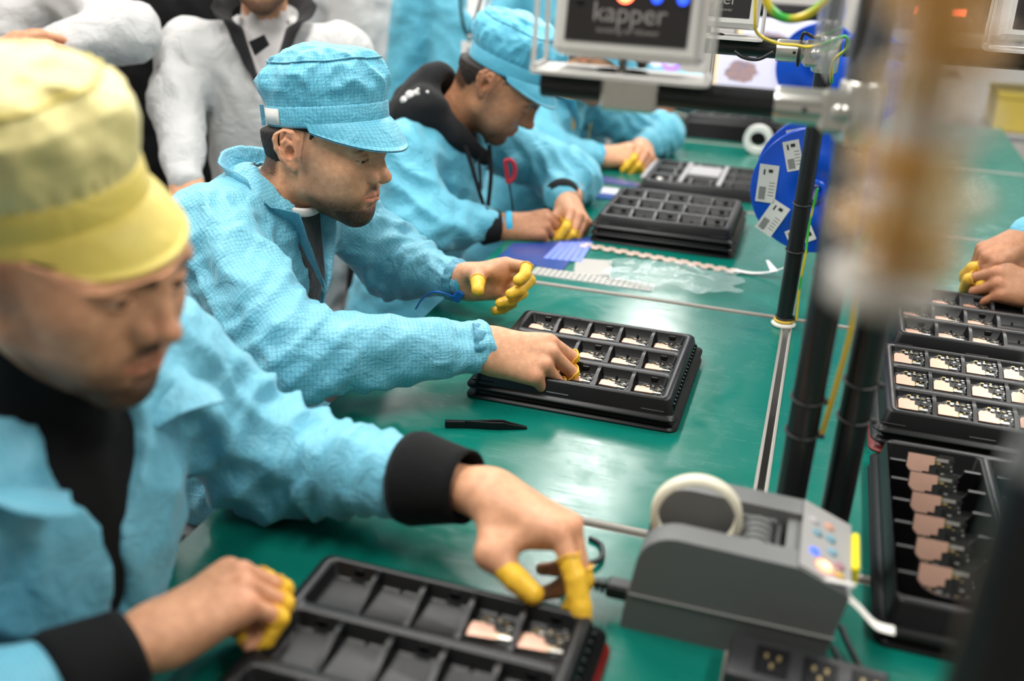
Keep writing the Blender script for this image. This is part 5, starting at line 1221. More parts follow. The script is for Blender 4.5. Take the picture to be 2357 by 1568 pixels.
# ------------------------------------------------------------------ the workers
def collar(P, N, fwd, up, m, r=.068, stand=.040, spread=.020, gap=38, lap=.10, lapw=.045, lapout=.03, back=0.0, n=40, name='collar', rf=1.0, tiltf=.35):
    """turn-up collar: ring round the neck, open in front, ends running down as lapels"""
    f = V(*fwd); f /= np.linalg.norm(f); u = V(*up); u = u-f*(u@f); u /= np.linalg.norm(u); l = np.cross(u, f)
    inn, out = [], []
    for i in range(n+1):
        t = i/n*2-1; a = PI*t*(1-gap/180.)+PI   # 0 front, pi back
        ca, sa = math.cos(a), math.sin(a); fr = max(0, ca)
        base = V(*N)+(f*ca*rf+l*sa)*r+u*(-.035*ca*tiltf*2)
        o = (f*ca+l*sa)
        inn.append(base-u*.012*fr); out.append(base+u*stand*(1-.75*fr**.6)+o*(spread+.030*fr))
    for s in ((0, -1) if lap > 0 else ()):   # lapels
        i0, o0 = inn[s], out[s]; sg = 1 if s == 0 else -1
        li, lo_ = [], []
        for k in range(1, 8):
            q = k/7; li.append(i0*(1-q)+(V(*N)+f*(r+lapout)-u*lap)*q); w_ = math.sin(PI*min(1, (1-q)*.62))*1.0
            lo_.append(li[-1]+(o0-i0)*(1-q)**.7*1.0+l*(-sg*0)*lapw)
        if s == 0: inn = li[::-1]+inn; out = lo_[::-1]+out
        else: inn += li; out += lo_
    inn, out = np.array(inn), np.array(out); k = len(inn); vs = []; F = []; uv = []; m_ = 6
    for j in range(m_+1):
        q = j/m_; row = inn*(1-q)+out*q; row = row+u*(.006*math.sin(PI*q)); row = row+pnoise(row*38)[:, None]*.004*q; vs.append(row)
    vs = np.concatenate(vs); off = np.cross(np.gradient(inn, axis=0), out-inn); off /= np.linalg.norm(off, axis=1)[:, None]+1e-9
    vs2 = vs+np.tile(off, (m_+1, 1))*.0022; allv = np.concatenate([vs, vs2]); L = np.concatenate([[0], np.cumsum(np.linalg.norm(np.diff((inn+out)/2, axis=0), axis=1))])
    for lay in (0, 1):
        b0 = lay*len(vs)
        for j in range(m_):
            for i in range(k-1):
                q = [b0+j*k+i, b0+j*k+i+1, b0+j*k+k+i+1, b0+j*k+k+i]; cu = [(L[i], j*.008), (L[i+1], j*.008), (L[i+1], j*.008+.008), (L[i], j*.008+.008)]
                if lay: q = q[::-1]; cu = cu[::-1]
                F.append(q); uv += cu
    for i in range(k-1): q = [m_*k+i, m_*k+i+1, len(vs)+m_*k+i+1, len(vs)+m_*k+i]; F.append(q); uv += [(0, 0)]*4
    return quickmesh(name, allv, np.array(F), m, P, uv=np.array(uv))
def torso_prims(N, SR, SL, hips, fwd, g=0.0, chest=.150, belly=.158, flat=1.30, sh=.070, k=.05, knees=None, uptr=.05):
    N, SR, SL, hips = V(*N), V(*SR), V(*SL), V(*hips); mid = (SR+SL)/2; f = V(*fwd); c0 = mid*.80+hips*.20-f*.0
    pr = [RC(c0, hips, chest+g, belly+g, k=k, sq=(f, flat)), RC(SR*.80+SL*.20, SL*.80+SR*.20, sh+g, sh+g, k=.06), RC(mid-f*.015, N+V(0, 0, .005), sh+.012+g, .060+g, k=.05)]
    if knees:
        for kn in knees: pr.append(RC(hips+(V(*kn)-hips)*.05, kn, .10+g, .085+g, k=.06))
    return pr
def arm_prims(S, E, W, r, k=.03): return [RC(S, E, r[0], r[1], k=k), RC(E, W, r[1]*1.02, r[2], k=k)]
def worker(label, head, yaw, pit, rol, sc, N, SR, SL, ER, EL, WR, WL, hips, fwd, tone, smock, r=(.074, .064, .040), hh=.0022, gh=.007, handR=None, handL=None, cap=None, hair=True, neckr=.052,
           under=None, vcut=None, folds=(), amp=.007, seed=1, beard=1, stache=1, lids=(-6, -24), col=None, sit=True, coll=None, gname='smock', fine=.0015, freq=9, legs=True, flat=1.3, torso_g=0, sleeveR=None, sleeveL=None, hoh=.0018, face=True, chest=.150, skirt=.30, slit=None):
    hips = V(*hips); base = (hips[0], hips[1], FLOOR)
    P = bpy.data.objects.new('person', None); COL.objects.link(P); P.empty_display_size = .1; tag(P, label, 'person')
    o = V(*head); R = rot3(yaw, pit, rol); chunks = []
    ws, F, c, b = make_head(P, o, R, sc, N, tone, h=hh, lids=lids, beard=beard, stache=stache, neckr=neckr, cap=cap); chunks.append((ws, F, c, b))
    f = V(*fwd); l = V(-f[1], f[0], 0)
    tp = torso_prims(N, SR, SL, hips, fwd, -.035, chest=chest, belly=chest+.008, flat=flat)
    tp += arm_prims(SR, ER, WR, (.048, .040, .026))+arm_prims(SL, EL, WL, (.048, .040, .026))
    if sit:
        kn = [hips+f*.42-l*.12, hips+f*.42+l*.12]; ft = [V(k_[0]-f[0]*.05, k_[1]-f[1]*.05, FLOOR+.06) for k_ in kn]
    else:
        kn = [V(hips[0]-l[0]*.09, hips[1]-l[1]*.09, FLOOR+.46), V(hips[0]+l[0]*.09, hips[1]+l[1]*.09, FLOOR+.46)]; ft = [V(k_[0], k_[1], FLOOR+.06) for k_ in kn]
    for a, b_ in zip(kn, ft): tp += [RC(hips, a, .07, .055, k=.03), RC(a, b_, .05, .035, k=.03)]
    chunks.append(plain_chunk(tp, .016, tone))
    HI = {}
    for nm, Wp, Ep, hd, right in (('R', WR, ER, handR, True), ('L', WL, EL, handL, False)):
        if hd is None: continue
        x = make_hand(hd.get('w', Wp), hd['d'], hd['back'], right, hd['pose'], sc=hd.get('sc', 1.05), elbow=Ep, h=hoh, cots=hd.get('cots'), P=P, tone=hd.get('tone', tone), wr=.0285); chunks.append(x[:4]); HI[nm] = x
    make_body(P, chunks)
    if hair: make_hair(P, o, R, sc, seed=seed, cap=cap)
    if cap: make_cap(P, o, R, sc, **cap)
    # garment
    gp = torso_prims(N, SR, SL, hips, fwd, torso_g, chest=chest, belly=chest+.008, flat=flat, knees=[hips+f*.24-l*.09-V(0, 0, .0), hips+f*.24+l*.09] if sit else None)
    if not sit: gp.append(RC(hips, hips-V(0, 0, skirt), .172, .185, k=.05, sq=(fwd, 1.2)))
    gp += arm_prims(SR, ER, sleeveR or WR, r)+arm_prims(SL, EL, sleeveL or WL, r)
    cuts = []
    nk = V(*N); hd_ = o+R@V(-.034, 0, -.045)
    cuts.append(RC(nk+(nk-hd_)*.05, hd_, .060, .075, k=.006, sub=True))
    if vcut: cuts.append(RC(vcut[0], vcut[1], vcut[2], vcut[3], k=.004, sub=True))
    if slit:   # front edge where the coat closes
        yc, z0, z1, xm, dy = slit
        cuts.append(FN(lambda Q: np.maximum.reduce([np.abs(Q[..., 1]-yc-dy*(Q[..., 2]-z1))-.0035, z0-Q[..., 2], Q[..., 2]-z1, xm-Q[..., 0]]), (xm-.02, yc-.05, z0-.02), (xm+.14, yc+.05, z1+.02), k=.004))
    garment(gname, P, gp, gh, smock, folds=folds, amp=amp, seed=seed, cut=cuts, fine=fine, freq=freq)
    if under:
        up = torso_prims(N, SR, SL, hips, fwd, -.014+torso_g, chest=chest, belly=chest+.008, flat=flat); up += [RC(nk-V(0, 0, .02), nk+(hd_-nk)*under.get('neck', .35), .060, under.get('nr', .058), k=.02)]
        garment(under.get('name', 'undershirt'), P, up, max(gh, .007), under['m'], amp=.003, seed=seed+5, cut=[RC(nk+(hd_-nk)*under.get('neck', .35)*1.1, hd_, .054, .06, k=.003, sub=True)])
    if coll: collar(P, m=smock if 'm' not in coll else coll['m'], fwd=fwd, **{k_: v_ for k_, v_ in coll.items() if k_ != 'm'})
    if legs:
        lp = []
        for a, b_ in zip(kn, ft): lp += [RC(hips, a, .095, .075, k=.04), RC(a, b_, .072, .055, k=.03)]
        garment('trousers', P, lp, .014, M_JEAN, amp=.004, seed=seed+2)
        for b_ in ft:
            sv, sf = sdf_mesh([RC(b_-V(0, 0, .02), b_+f*.15-V(0, 0, .03), .042, .032, k=.02), RC(b_-f*.03-V(0, 0, .03), b_+f*.17-V(0, 0, .035), .03, .026, k=.02)], .010); sv[:, 2] = np.maximum(sv[:, 2], FLOOR+.001); quickmesh('shoe', sv, sf, M_DARK, P)
    return P, o, R, HI
def stool(x, y, z, label):
    e = empty('stool', (x, y, FLOOR), 0, label, 'stool', 'work stools'); h_ = z-FLOOR
    MB().lathe([(0, h_-.04), (.15, h_-.04), (.165, h_-.02), (.15, h_), (0, h_)], n=28).build('seat', M_TRAY2, e); MB().tube([(0, 0, .06), (0, 0, h_-.03)], .022, 14).build('column', M_STEEL, e)
    for k in range(5): a = 2*PI*k/5; MB().box((.13*math.cos(a), .13*math.sin(a), .035), (.28, .04, .035), rz=a, bev=.008).build('foot', M_TRAY2, e)
    MB().tube([(.13*math.cos(t), .13*math.sin(t), .22) for t in np.linspace(0, 2*PI, 20, endpoint=False)], .009, 8, closed=True).build('foot_ring', M_STEEL, e)
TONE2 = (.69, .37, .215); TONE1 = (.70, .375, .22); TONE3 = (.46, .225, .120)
PX = (1, 0, 0)
# --- the bearded worker in the middle
W2R, W2L = (-.440, 1.318, .830), (-.585, 1.622, .812)
posR2 = dict(index=(42, 82, 35, 3), middle=(50, 84, 35, 0), ring=(58, 84, 35, -3), little=(64, 78, 35, -8), thumb=((.55, .45, -.6), (.75, .1, -.65), (.7, 0, -.7)))
posL2 = dict(index=(28, 62, 35, 3), middle=(42, 74, 30, 0), ring=(55, 76, 30, -3), little=(68, 60, 25, -8), thumb=((.55, .35, -.65), (.25, .10, -.95), (.15, -.10, -.95)))
p2, o2, R2, H2 = worker('bearded worker in a blue gridded cap and coat picking boards from a tray', (-.770, 1.478, 1.077), -5, 6.3, -2.7, 1.0, (-.862, 1.440, .970),
    (-.880, 1.290, .960), (-.850, 1.610, .950), (-.672, 1.168, .838), (-.750, 1.700, .800), W2R, W2L, (-.99, 1.45, .47), PX, TONE2, M_SMOCK, hh=.0016, gh=.0055, r=(.076, .067, .037),
    handR=dict(d=(.114, .020, -.010), back=(.05, -.50, .85), pose=posR2, sc=1.10, cots=dict(index=.98, middle=.98, ring=.95, little=.9)),
    handL=dict(d=(.103, .010, .022), back=(-.28, .90, .20), pose=posL2, sc=1.02, cots=dict(index=1.05, middle=.95, ring=.95, little=.9, thumb=1.75)),
    cap=dict(mc=M_CAP, mb=M_CAP, tilt=-12.5, puff=.965, height=.098, tagm=M_TEEW, seed=3, zb=.036, xb=-.003, cs=.925, brimlen=.034, drop=1.05), neckr=.050,
    under=dict(m=M_GREYKNIT, neck=.05, nr=.056, name='sweater'), vcut=((-.795, 1.45, .955), (-.785, 1.455, .72), .052, .016),
    folds=(((-.70, 1.19, .85), (.6, .2, -.7), .035, .010, .09), ((-.80, 1.24, .93), (.5, -.3, .8), .05, .009, .11), ((-.73, 1.68, .83), (.7, -.3, -.4), .03, .008, .08), ((-.47, 1.31, .83), (.3, .8, .2), .012, .003, .045), ((-.60, 1.62, .82), (.3, .2, .9), .012, .003, .045)),
    coll=dict(N=(-.850, 1.440, .985), up=(-.35, 0, 1), r=.072, stand=.050, spread=.014, gap=42, lap=.16, lapout=.016, tiltf=.35), amp=.014, lids=(-10, -27), beard=1.0)
cuff('wrist_elastic', p2, V(*W2R)-V(.014, .007, -.001), V(*W2R)+V(.004, .002, 0), .0385, .0355, M_SMOCK, ruff=.035, n=60)
cuff('wrist_elastic', p2, V(*W2L)-V(.014, -.006, .0), V(*W2L)+V(.002, 0, 0), .0385, .0350, M_SMOCK, ruff=.035, n=60)
M_STRAP = mat('strap_blue', (.01, .16, .62), .45); es = cuff('wrist_strap', p2, V(*W2L)+V(.000, 0, 0), V(*W2L)+V(.008, .0005, .001), .0325, .0318, mat('strap_cyan', (.04, .38, .55), .6), n=40)
MB().box((0, 0, 0), (.016, .010, .026), bev=.002).build('strap_clip', M_STRAP, es, loc=(W2L[0]+.006, W2L[1]-.026, W2L[2]-.018), rot=(.3, .5, .3))
MB().tube(bezier([(W2L[0]+.002, W2L[1]-.030, W2L[2]-.020), (W2L[0]-.030, W2L[1]-.042, W2L[2]-.010), (W2L[0]-.060, W2L[1]-.030, W2L[2]-.030), (W2L[0]-.08, W2L[1]-.02, W2L[2]-.06)], 8), .0018, 6).build('strap_cord', M_STRAP, es, fixn=False)
cuff('tee_neckband', p2, V(-.832, 1.441, .995), V(-.826, 1.440, 1.006), .062, .059, M_TEEW, n=40)
# --- the yellow-capped worker in front
W1L, W1R = (-.288, .897, .855), (-.514, .597, .822)
posL1 = dict(index=(46, 12, 4, 10), middle=(58, 30, 12, 2), ring=(66, 50, 25, -3), little=(66, 60, 30, -7), thumb=((.45, .60, -.65), (.93, .02, -.32), (.95, -.05, -.30)))
posR1 = dict(index=(50, 92, 40, 4), middle=(54, 95, 40, 0), ring=(56, 95, 40, -3), little=(54, 90, 40, -8), thumb=((.7, .35, -.6), (.75, -.1, -.65), (.7, -.3, -.6)))
p1, o1, R1, H1 = worker('yellow-capped worker with a black turtleneck in the blurred foreground', (-.603, .679, 1.158), -8, 13, -3, 1.0, (-.672, .680, .975), (-.690, .495, .945), (-.668, .868, .955),
    (-.620, .385, .820), (-.585, .938, .812), W1R, W1L, (-.815, .68, .45), PX, TONE1, M_SMOCK_NEAR, chest=.166, flat=1.18, slit=(.652, .62, .895, -.615, .08), hh=.0022, gh=.0065, r=(.082, .072, .046), sleeveL=(-.372, .915, .842), sleeveR=(-.545, .535, .818),
    handL=dict(d=(.95, -.20, -.10), back=(.10, .34, .93), pose=posL1, sc=1.10, cots=dict(index=.55, thumb=1.05, middle=.8)),
    handR=dict(d=(.052, .084, .020), back=(-.30, -.25, .90), pose=posR1, sc=1.06, cots=dict(index=.82, middle=.82, ring=.82, little=.8)),
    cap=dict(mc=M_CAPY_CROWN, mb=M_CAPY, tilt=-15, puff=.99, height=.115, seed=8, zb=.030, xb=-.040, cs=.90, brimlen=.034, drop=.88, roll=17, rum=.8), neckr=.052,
    under=dict(m=M_DARK, neck=.72, nr=.066, name='turtleneck'), vcut=((-.585, .672, .975), (-.548, .652, .885), .062, .014),
    folds=(((-.60, .935, .83), (.6, .3, -.6), .045, .013, .11), ((-.50, .92, .83), (1, -.1, 0), .035, .008, .10), ((-.66, .86, .93), (.4, .6, .5), .06, .010, .12)),
    coll=dict(N=(-.652, .680, .985), up=(-.12, 0, 1), r=.088, stand=.016, spread=.048, gap=46, lap=0, tiltf=.5), amp=.014, freq=7, lids=(4, -20), beard=.95, stache=1.15, seed=2)
cuff('sleeve_cuff', p1, (-.388, .917, .840), (-.312, .904, .851), .053, .042, M_DARK, n=40)
cuff('sleeve_cuff', p1, (-.552, .520, .817), (-.520, .583, .819), .050, .041, M_DARK, n=40)
# --- the hooded worker
W3R, W3L = (-.655, 2.105, .772), (-.545, 2.270, .795)
posP = dict(index=(45, 45, 20, 2), middle=(55, 50, 25, 0), ring=(62, 55, 25, -3), little=(66, 55, 30, -7), thumb=((.75, .25, -.55), (.9, -.05, -.4), (.95, -.1, -.2)))
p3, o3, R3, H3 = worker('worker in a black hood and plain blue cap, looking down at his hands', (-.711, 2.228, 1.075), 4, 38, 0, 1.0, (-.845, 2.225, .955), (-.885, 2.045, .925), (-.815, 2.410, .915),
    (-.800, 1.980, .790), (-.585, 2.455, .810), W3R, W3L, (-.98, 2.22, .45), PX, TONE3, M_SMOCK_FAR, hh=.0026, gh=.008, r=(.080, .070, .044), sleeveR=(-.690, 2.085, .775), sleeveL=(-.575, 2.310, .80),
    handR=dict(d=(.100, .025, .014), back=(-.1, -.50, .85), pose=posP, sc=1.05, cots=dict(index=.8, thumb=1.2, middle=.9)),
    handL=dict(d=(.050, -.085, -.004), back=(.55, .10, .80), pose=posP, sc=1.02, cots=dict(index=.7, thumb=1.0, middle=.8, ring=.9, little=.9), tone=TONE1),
    cap=dict(mc=M_CAP_FAR, mb=M_CAP_FAR, tilt=-19, puff=1.01, height=.11, seed=15, zb=.034, xb=-.004, cs=.90, brimlen=.034, drop=.9), neckr=.050, under=dict(m=M_HOOD, neck=.30, nr=.060, name='hoodie'),
    vcut=((-.755, 2.235, .955), (-.735, 2.240, .80), .050, .016), folds=(((-.80, 2.02, .83), (.5, .2, .8), .05, .010, .12), ((-.60, 2.42, .83), (.6, .5, .4), .035, .010, .10)), amp=.011, freq=8, seed=4, hoh=.0025, beard=.7, stache=.6, lids=(-20, -34))
cuff('sleeve_cuff', p3, (-.700, 2.080, .775), (-.664, 2.100, .773), .043, .036, M_HOOD, n=36); cuff('sleeve_cuff', p3, (-.577, 2.318, .802), (-.566, 2.296, .799), .045, .040, M_HOOD, n=36)
cuff('wrist_band', p3, (-.648, 2.107, .773), (-.634, 2.111, .775), .0335, .0325, mat('band_cyan', (.03, .40, .62), .55), n=36)
# hood thrown back, cords, lanyard, red badge
hv, hf = sdf_mesh([RC((-.895, 2.150, .985), (-.860, 2.130, 1.020), .050, .040, k=.04), RC((-.860, 2.130, 1.020), (-.800, 2.150, .965), .036, .028, k=.04), RC((-.800, 2.150, .965), (-.745, 2.215, .900), .026, .018, k=.03), RC((-.900, 2.150, .985), (-.915, 2.260, 1.000), .052, .052, k=.05), RC((-.915, 2.260, 1.000), (-.860, 2.330, 1.000), .050, .040, k=.04), RC((-.860, 2.330, 1.0), (-.780, 2.300, .930), .036, .024, k=.04), RC((-.905, 2.20, 1.01), (-.875, 2.205, 1.072), .050, .034, k=.05), RC((-.905, 2.25, 1.01), (-.875, 2.255, 1.068), .050, .034, k=.05),
    RC((-.875, 2.225, .96), (-.775, 2.225, 1.06), .058, .062, k=.01, sub=True)], .006)
hn = vnormals(hv, hf); hv = hv+hn*(pnoise(hv*22)*.006)[:, None]; hd = quickmesh('hood', hv, hf, M_HOOD, p3)
for k in range(5): q = V(-.925, 2.135+.030*k, 1.035-.012*k) if False else py((931, 945, 958, 962, 984)[k], (232, 222, 215, 206, 212)[k], 2.098); MB().lathe([(0, -.003), ((.011, .014, .009, .004, .004)[k], 0), (0, .003)], c=tuple(q), n=10, axis='y').build('white_dot', M_TEEW, hd)
MB().tube(bezier([(-.752, 2.195, .905), (-.740, 2.175, .870), (-.736, 2.170, .835)], 8), .0035, 8).build('hood_cord', M_HOOD, hd, fixn=False)
ly = MB().tube(bezier([py(1070, 335, 2.14), py(1085, 380, 2.12), py(1100, 430, 2.105), py(1118, 490, 2.10)], 6), .0045, 6).tube(bezier([py(1126, 335, 2.20), py(1130, 400, 2.16), py(1126, 450, 2.13), py(1121, 490, 2.10)], 6), .0055, 6).build('lanyard', M_DARK, p3, fixn=False)
MB().box((0, 0, 0), (.012, .006, .02), bev=.002).build('lanyard_clip', M_STEEL, ly, loc=tuple(py(1121, 500, 2.10)))
M_REDB = mat('badge_red', (.42, .01, .03), .5)
rb = MB(); c0 = py(1172, 395, 2.145); ex = V(.9, .35, 0); ez = V(-.10, .0, 1)
def rpt(x, z): return c0+ex*x+ez*z
rb.tube([rpt(-.008, .024), rpt(-.006, 0), rpt(-.004, -.026)], .0052, 8); rb.tube(bezier([rpt(-.010, .024), rpt(.006, .026), rpt(.014, .010), rpt(.010, -.014), rpt(-.004, -.026)], 6), .0050, 8); ro = rb.build('red_badge', M_REDB, p3, fixn=False); ro['label'] = 'red D-shaped badge holder clipped on the chest'
MB().tube([rpt(-.002, -.028), rpt(.002, -.06), rpt(.004, -.10)], .0022, 6).build('badge_cord', M_DARK, ro)
# --- the worker with the yellow shirt
W4R, W4L = (-.600, 2.845, .785), (-.495, 2.960, .800)
p4, o4, R4, H4 = worker('worker in a yellow shirt and blue coat, face hidden behind the air blower', (-.660, 2.955, 1.055), 5, 32, 0, 1.0, (-.780, 2.950, .935), (-.815, 2.775, .900), (-.745, 3.130, .890),
    (-.715, 2.735, .790), (-.470, 3.120, .805), W4R, W4L, (-.93, 2.94, .42), PX, TONE1, M_SMOCK_FAR, hh=.003, gh=.009, r=(.080, .070, .046), sleeveR=(-.625, 2.825, .785), sleeveL=(-.487, 2.99, .80),
    handR=dict(d=(.095, .040, .015), back=(-.1, -.45, .88), pose=posP, sc=1.05, cots=dict(index=.8, thumb=1.2, middle=.9)), handL=dict(d=(.030, -.090, .000), back=(.60, .10, .78), pose=posP, sc=1.02, cots=dict(index=.7, thumb=1.0, middle=.8, ring=.9)),
    cap=dict(mc=M_CAP_FAR, mb=M_CAP_FAR, tilt=-14, puff=1.0, height=.11, seed=21, zb=.035, xb=-.004, cs=.92, brimlen=.036), under=dict(m=M_YELTEE, neck=.30, name='shirt'), vcut=((-.700, 2.945, .935), (-.675, 2.945, .78), .052, .016), amp=.011, freq=8, seed=6, hoh=.0028, beard=.4, stache=.2,
    coll=dict(N=(-.775, 2.950, .945), up=(-.3, 0, 1), r=.072, stand=.030, spread=.020, gap=42, lap=.12, lapout=.014), folds=(((-.50, 3.08, .83), (.6, .5, .4), .035, .011, .10), ((-.62, 3.12, .86), (.7, .2, -.5), .05, .012, .12)))
bd = cuff('wrist_band', p4, (-.612, 2.838, .785), (-.592, 2.850, .786), .035, .034, mat('band_cyan', (.03, .40, .62), .55), n=30)
MB().box((0, 0, 0), (.010, .012, .034), bev=.003).build('yellow_clip', M_COT, bd, loc=tuple(py(1322, 388, 2.80)), rot=(.1, .5, 0))
MB().box((0, 0, 0), (.004, .014, .050), bev=.001).build('pocket_badge', mat('badge_olive', (.25, .20, .01), .5), p4, loc=tuple(py(1357, 303, 2.93)), rot=(0, .1, .2))
# --- farthest worker
posF = dict(index=(25, 35, 20, 2), middle=(30, 40, 20, 0), ring=(34, 45, 20, -3), little=(38, 45, 25, -7), thumb=((.75, .5, -.4), (.9, .2, -.3), (.95, 0, -.2)))
p5, o5, R5, H5 = worker('farthest worker, only a sleeve and hand showing below the black bar', (-.655, 3.66, 1.070), 5, 30, 0, 1.0, (-.800, 3.660, .930), (-.830, 3.490, .895), (-.780, 3.840, .890), (-.700, 3.455, .80), (-.46, 3.800, .830), (-.640, 3.540, .79), (-.530, 3.66, .835), (-.95, 3.66, .42), PX, TONE3, M_SMOCK_FAR, hh=.0035, gh=.011, r=(.080, .068, .044),
    handR=dict(d=(.095, .040, -.005), back=(-.1, -.4, .9), pose=posF, sc=1.05), handL=dict(d=(-.030, -.075, -.050), back=(.45, -.55, .6), pose=posF, sc=1.05, cots=dict(index=.6, middle=.6, ring=.6)), sleeveL=(-.515, 3.70, .838), cap=dict(mc=M_CAP_FAR, mb=M_CAP_FAR, tilt=-14, height=.11, seed=31, zb=.035, xb=-.004, cs=.92, brimlen=.036), amp=.010, freq=8, seed=9, hoh=.003, under=dict(m=M_DARK, neck=.3))
# --- worker on the other side of the benches
W6R, W6L = (.445, 1.95, .855), (.430, 1.905, .815)
p6, o6, R6, H6 = worker('worker beyond the benches, yellow-tipped fingers over the rear tray at the right', (.66, 2.03, 1.17), 180, 25, 0, 1.0, (.80, 2.03, 1.04), (.84, 2.20, 1.00), (.84, 1.86, 1.00), (.66, 2.10, .885), (.64, 1.83, .85), (.420, 2.035, .912), (.455, 1.955, .828), (.95, 2.03, .47), (-1, 0, 0), TONE3, M_SMOCK_FAR, hh=.0035, gh=.010, r=(.080, .068, .042),
    handR=dict(d=(-.085, -.05, -.040), back=(-.25, -.3, .9), pose=posP, sc=1.05, cots=dict(index=.6, thumb=1.0, middle=.7)), handL=dict(d=(-.090, -.01, .020), back=(-.1, -.6, .75), pose=posP, sc=1.05, cots=dict(index=.7, thumb=1.0, middle=.8)), cap=dict(mc=M_CAP_FAR, mb=M_CAP_FAR, tilt=-14, height=.11, seed=41, zb=.035, xb=-.004, cs=.92, brimlen=.036), amp=.010, freq=8, seed=12, hoh=.003, under=dict(m=M_DARK, neck=.3))
for (x, y, z, lb) in ((-1.0, 1.45, .37, 'work stool under the bearded worker'), (-.86, .66, .35, 'work stool under the yellow-capped worker'), (-.99, 2.22, .35, 'work stool under the hooded worker'), (-.94, 2.94, .32, 'work stool under the yellow-shirted worker'), (-.96, 3.66, .32, 'work stool under the farthest worker'), (.96, 2.03, .37, 'work stool on the far side of the benches')): stool(x, y, z, lb)
# ------------------------------------------------------------------ people standing behind
def stander(label, x, y, fdir, m, tone, under, vc, arms, seed, chin=1.22, lanyard=False, gname='coat', vdepth=.30, vr=(.055, .012), trous=True, uname='undershirt', coll=None, skirt=.30):
    f = V(*fdir); f /= np.linalg.norm(f); l = V(-f[1], f[0], 0); c = V(x, y, 0); yaw = math.degrees(math.atan2(f[1], f[0]))
    hd = c+f*.02+V(0, 0, chin+.112); N = c-f*.035+V(0, 0, chin-.035); SR = c-l*.185+V(0, 0, chin-.115)-f*.02; SL = c+l*.185+V(0, 0, chin-.115)-f*.02; hips = c+V(0, 0, chin-.66)
    d_ = {}
    for k, s, S in (('R', -1, SR), ('L', 1, SL)):
        a = arms.get(k)
        if a is None: d_['E'+k] = S+l*s*.06-V(0, 0, .28)-f*.02; d_['W'+k] = S+l*s*.075-V(0, 0, .52)+f*.04
        elif len(a) == 3: d_['E'+k], d_['W'+k] = V(*a[0]), V(*a[1])
        else: d_['E'+k] = c+l*a[0][0]+f*a[0][1]+V(0, 0, chin+a[0][2]); d_['W'+k] = c+l*a[1][0]+f*a[1][1]+V(0, 0, chin+a[1][2])
    hdir = {}
    hands = {}
    for k in 'RL':
        dv = d_['W'+k]-d_['E'+k]; a = arms.get(k)
        bk = l*(-1 if k == 'R' else 1) if a is None else f*.8+V(0, 0, .5)
        hands[k] = dict(d=tuple(dv/np.linalg.norm(dv)), back=tuple(bk), pose=posF, sc=1.05)
    v0, v1 = N+f*.085-V(0, 0, .01), N+f*.125-V(0, 0, vdepth)
    return worker(label, hd, yaw, 4, 0, 1.0, N, SR, SL, d_['ER'], d_['EL'], d_['WR'], d_['WL'], hips, tuple(f), tone, m, hh=.006, gh=.012, r=(.078, .066, .048), handR=hands['R'], handL=hands['L'], under=under and dict(m=under, neck=.28, name=uname), vcut=(tuple(v0), tuple(v1), vr[0], vr[1]), amp=.014, freq=7, seed=seed, sit=False, gname=gname, hoh=.004, fine=.002, chest=.155, flat=1.25,
                  coll=dict(dict(N=tuple(N+V(0, 0, .01)), up=(0, 0, 1), r=.075, stand=.028, spread=.025, gap=36, lap=.20, lapout=.045), **(coll or {})), beard=.8, skirt=skirt)
bq = (.62, -.78, 0)
pB = stander('man in a white coat with a black hooded collar standing behind the bearded worker', -1.335, 2.255, (.45, -.89, 0), M_WHITE, TONE2, M_TEE, None, dict(R=((-1.490, 2.09, .985), (-1.385, 1.945, .845), 1)), 21, chin=1.205, vdepth=.20, vr=(.066, .014), uname='tee_shirt', coll=dict(m=M_HOOD, name='hoodie_collar', r=.080, stand=.034, spread=.040, gap=40, lap=.175, lapout=.098))
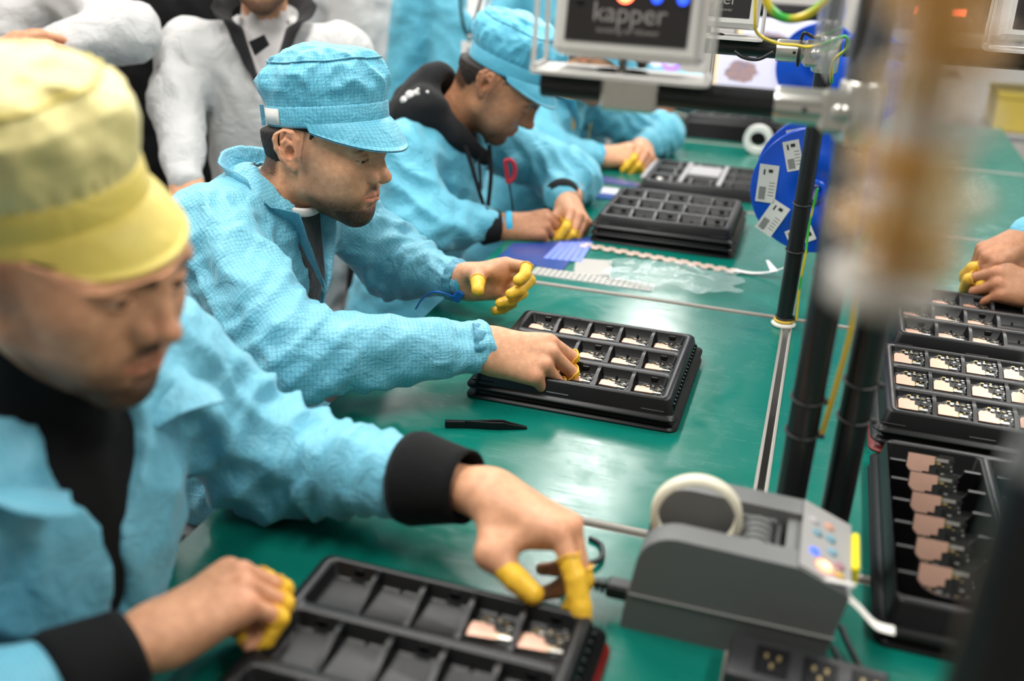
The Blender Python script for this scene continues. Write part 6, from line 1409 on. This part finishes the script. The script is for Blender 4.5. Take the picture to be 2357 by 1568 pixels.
pA = stander('man in a white coat with folded arms standing at the upper left', -1.93, 1.985, (.60, -.80, 0), M_WHITE, TONE1, M_DARK, None, dict(R=((-2.05, 1.72, 1.02), (-1.75, 1.78, 1.10), 1), L=((-1.555, 2.02, 1.150), (-1.70, 1.83, 1.095), 1)), 25, chin=1.34, vdepth=.42, vr=(.04, .02))
pK = stander('man in black standing between the two white-coated men', -1.78, 2.52, (.50, -.86, 0), M_DARK, TONE1, None, None, {}, 29, chin=1.34, gname='jumper', vr=(.03, .01), skirt=.04)
pC = stander('white-coated person standing half hidden between the white and blue coats', -1.70, 3.62, (.35, -.93, 0), M_WHITE, TONE1, M_DARK, None, {}, 33, chin=1.38)
pD = stander('person in a blue coat with a lanyard badge standing behind the hooded worker', -1.115, 3.20, (.30, -.95, 0), M_SMOCK_FAR, TONE2, M_TEEW, None, {}, 37, chin=1.31, gname='smock')
pE = stander('white-coated person standing farthest behind the blue-coated one', -1.30, 4.42, (.25, -.97, 0), M_WHITE, TONE2, M_TEE, None, {}, 41, chin=1.36)
# lanyard and card of the blue-coated person
q0 = py(1062, 30, 3.02); q1 = py(1098, 30, 3.02); q2 = py(1080, 90, 3.0)
la = MB().tube(bezier([q0+V(-.02, .02, .10), q0, (q0+q2)/2+V(-.002, -.01, 0), q2], 6), .005, 6).tube(bezier([q1+V(.02, .02, .10), q1, (q1+q2)/2+V(.002, -.01, 0), q2], 6), .005, 6).build('lanyard', M_DARK, pD[0], fixn=False)
cardc = py(1080, 125, 2.99)
cdp = MB().box((0, 0, 0), (.050, .003, .078), bev=.001).build('badge_card', M_TEEW, la, loc=tuple(cardc), rot=(0, 0, .25)); MB().box((0, -.0025, .005), (.016, .001, .030)).build('badge_print', M_GREYB, cdp); MB().box((0, -.002, .048), (.012, .006, .020), bev=.002).build('badge_clip', M_STEEL, cdp)
# black hooded collar and tag of the white-coated man
def drape(nm, uv, m, parent, Y, th=.010, bulge=0):
    pts = [py(u, v, Y) for u, v in uv]; return slab(pts, (0, th, 0)).build(nm, m, parent)
drape('black_tag', [(572, 96), (606, 80), (618, 104), (586, 128)], M_HOOD, pB[0], 2.092, .006)
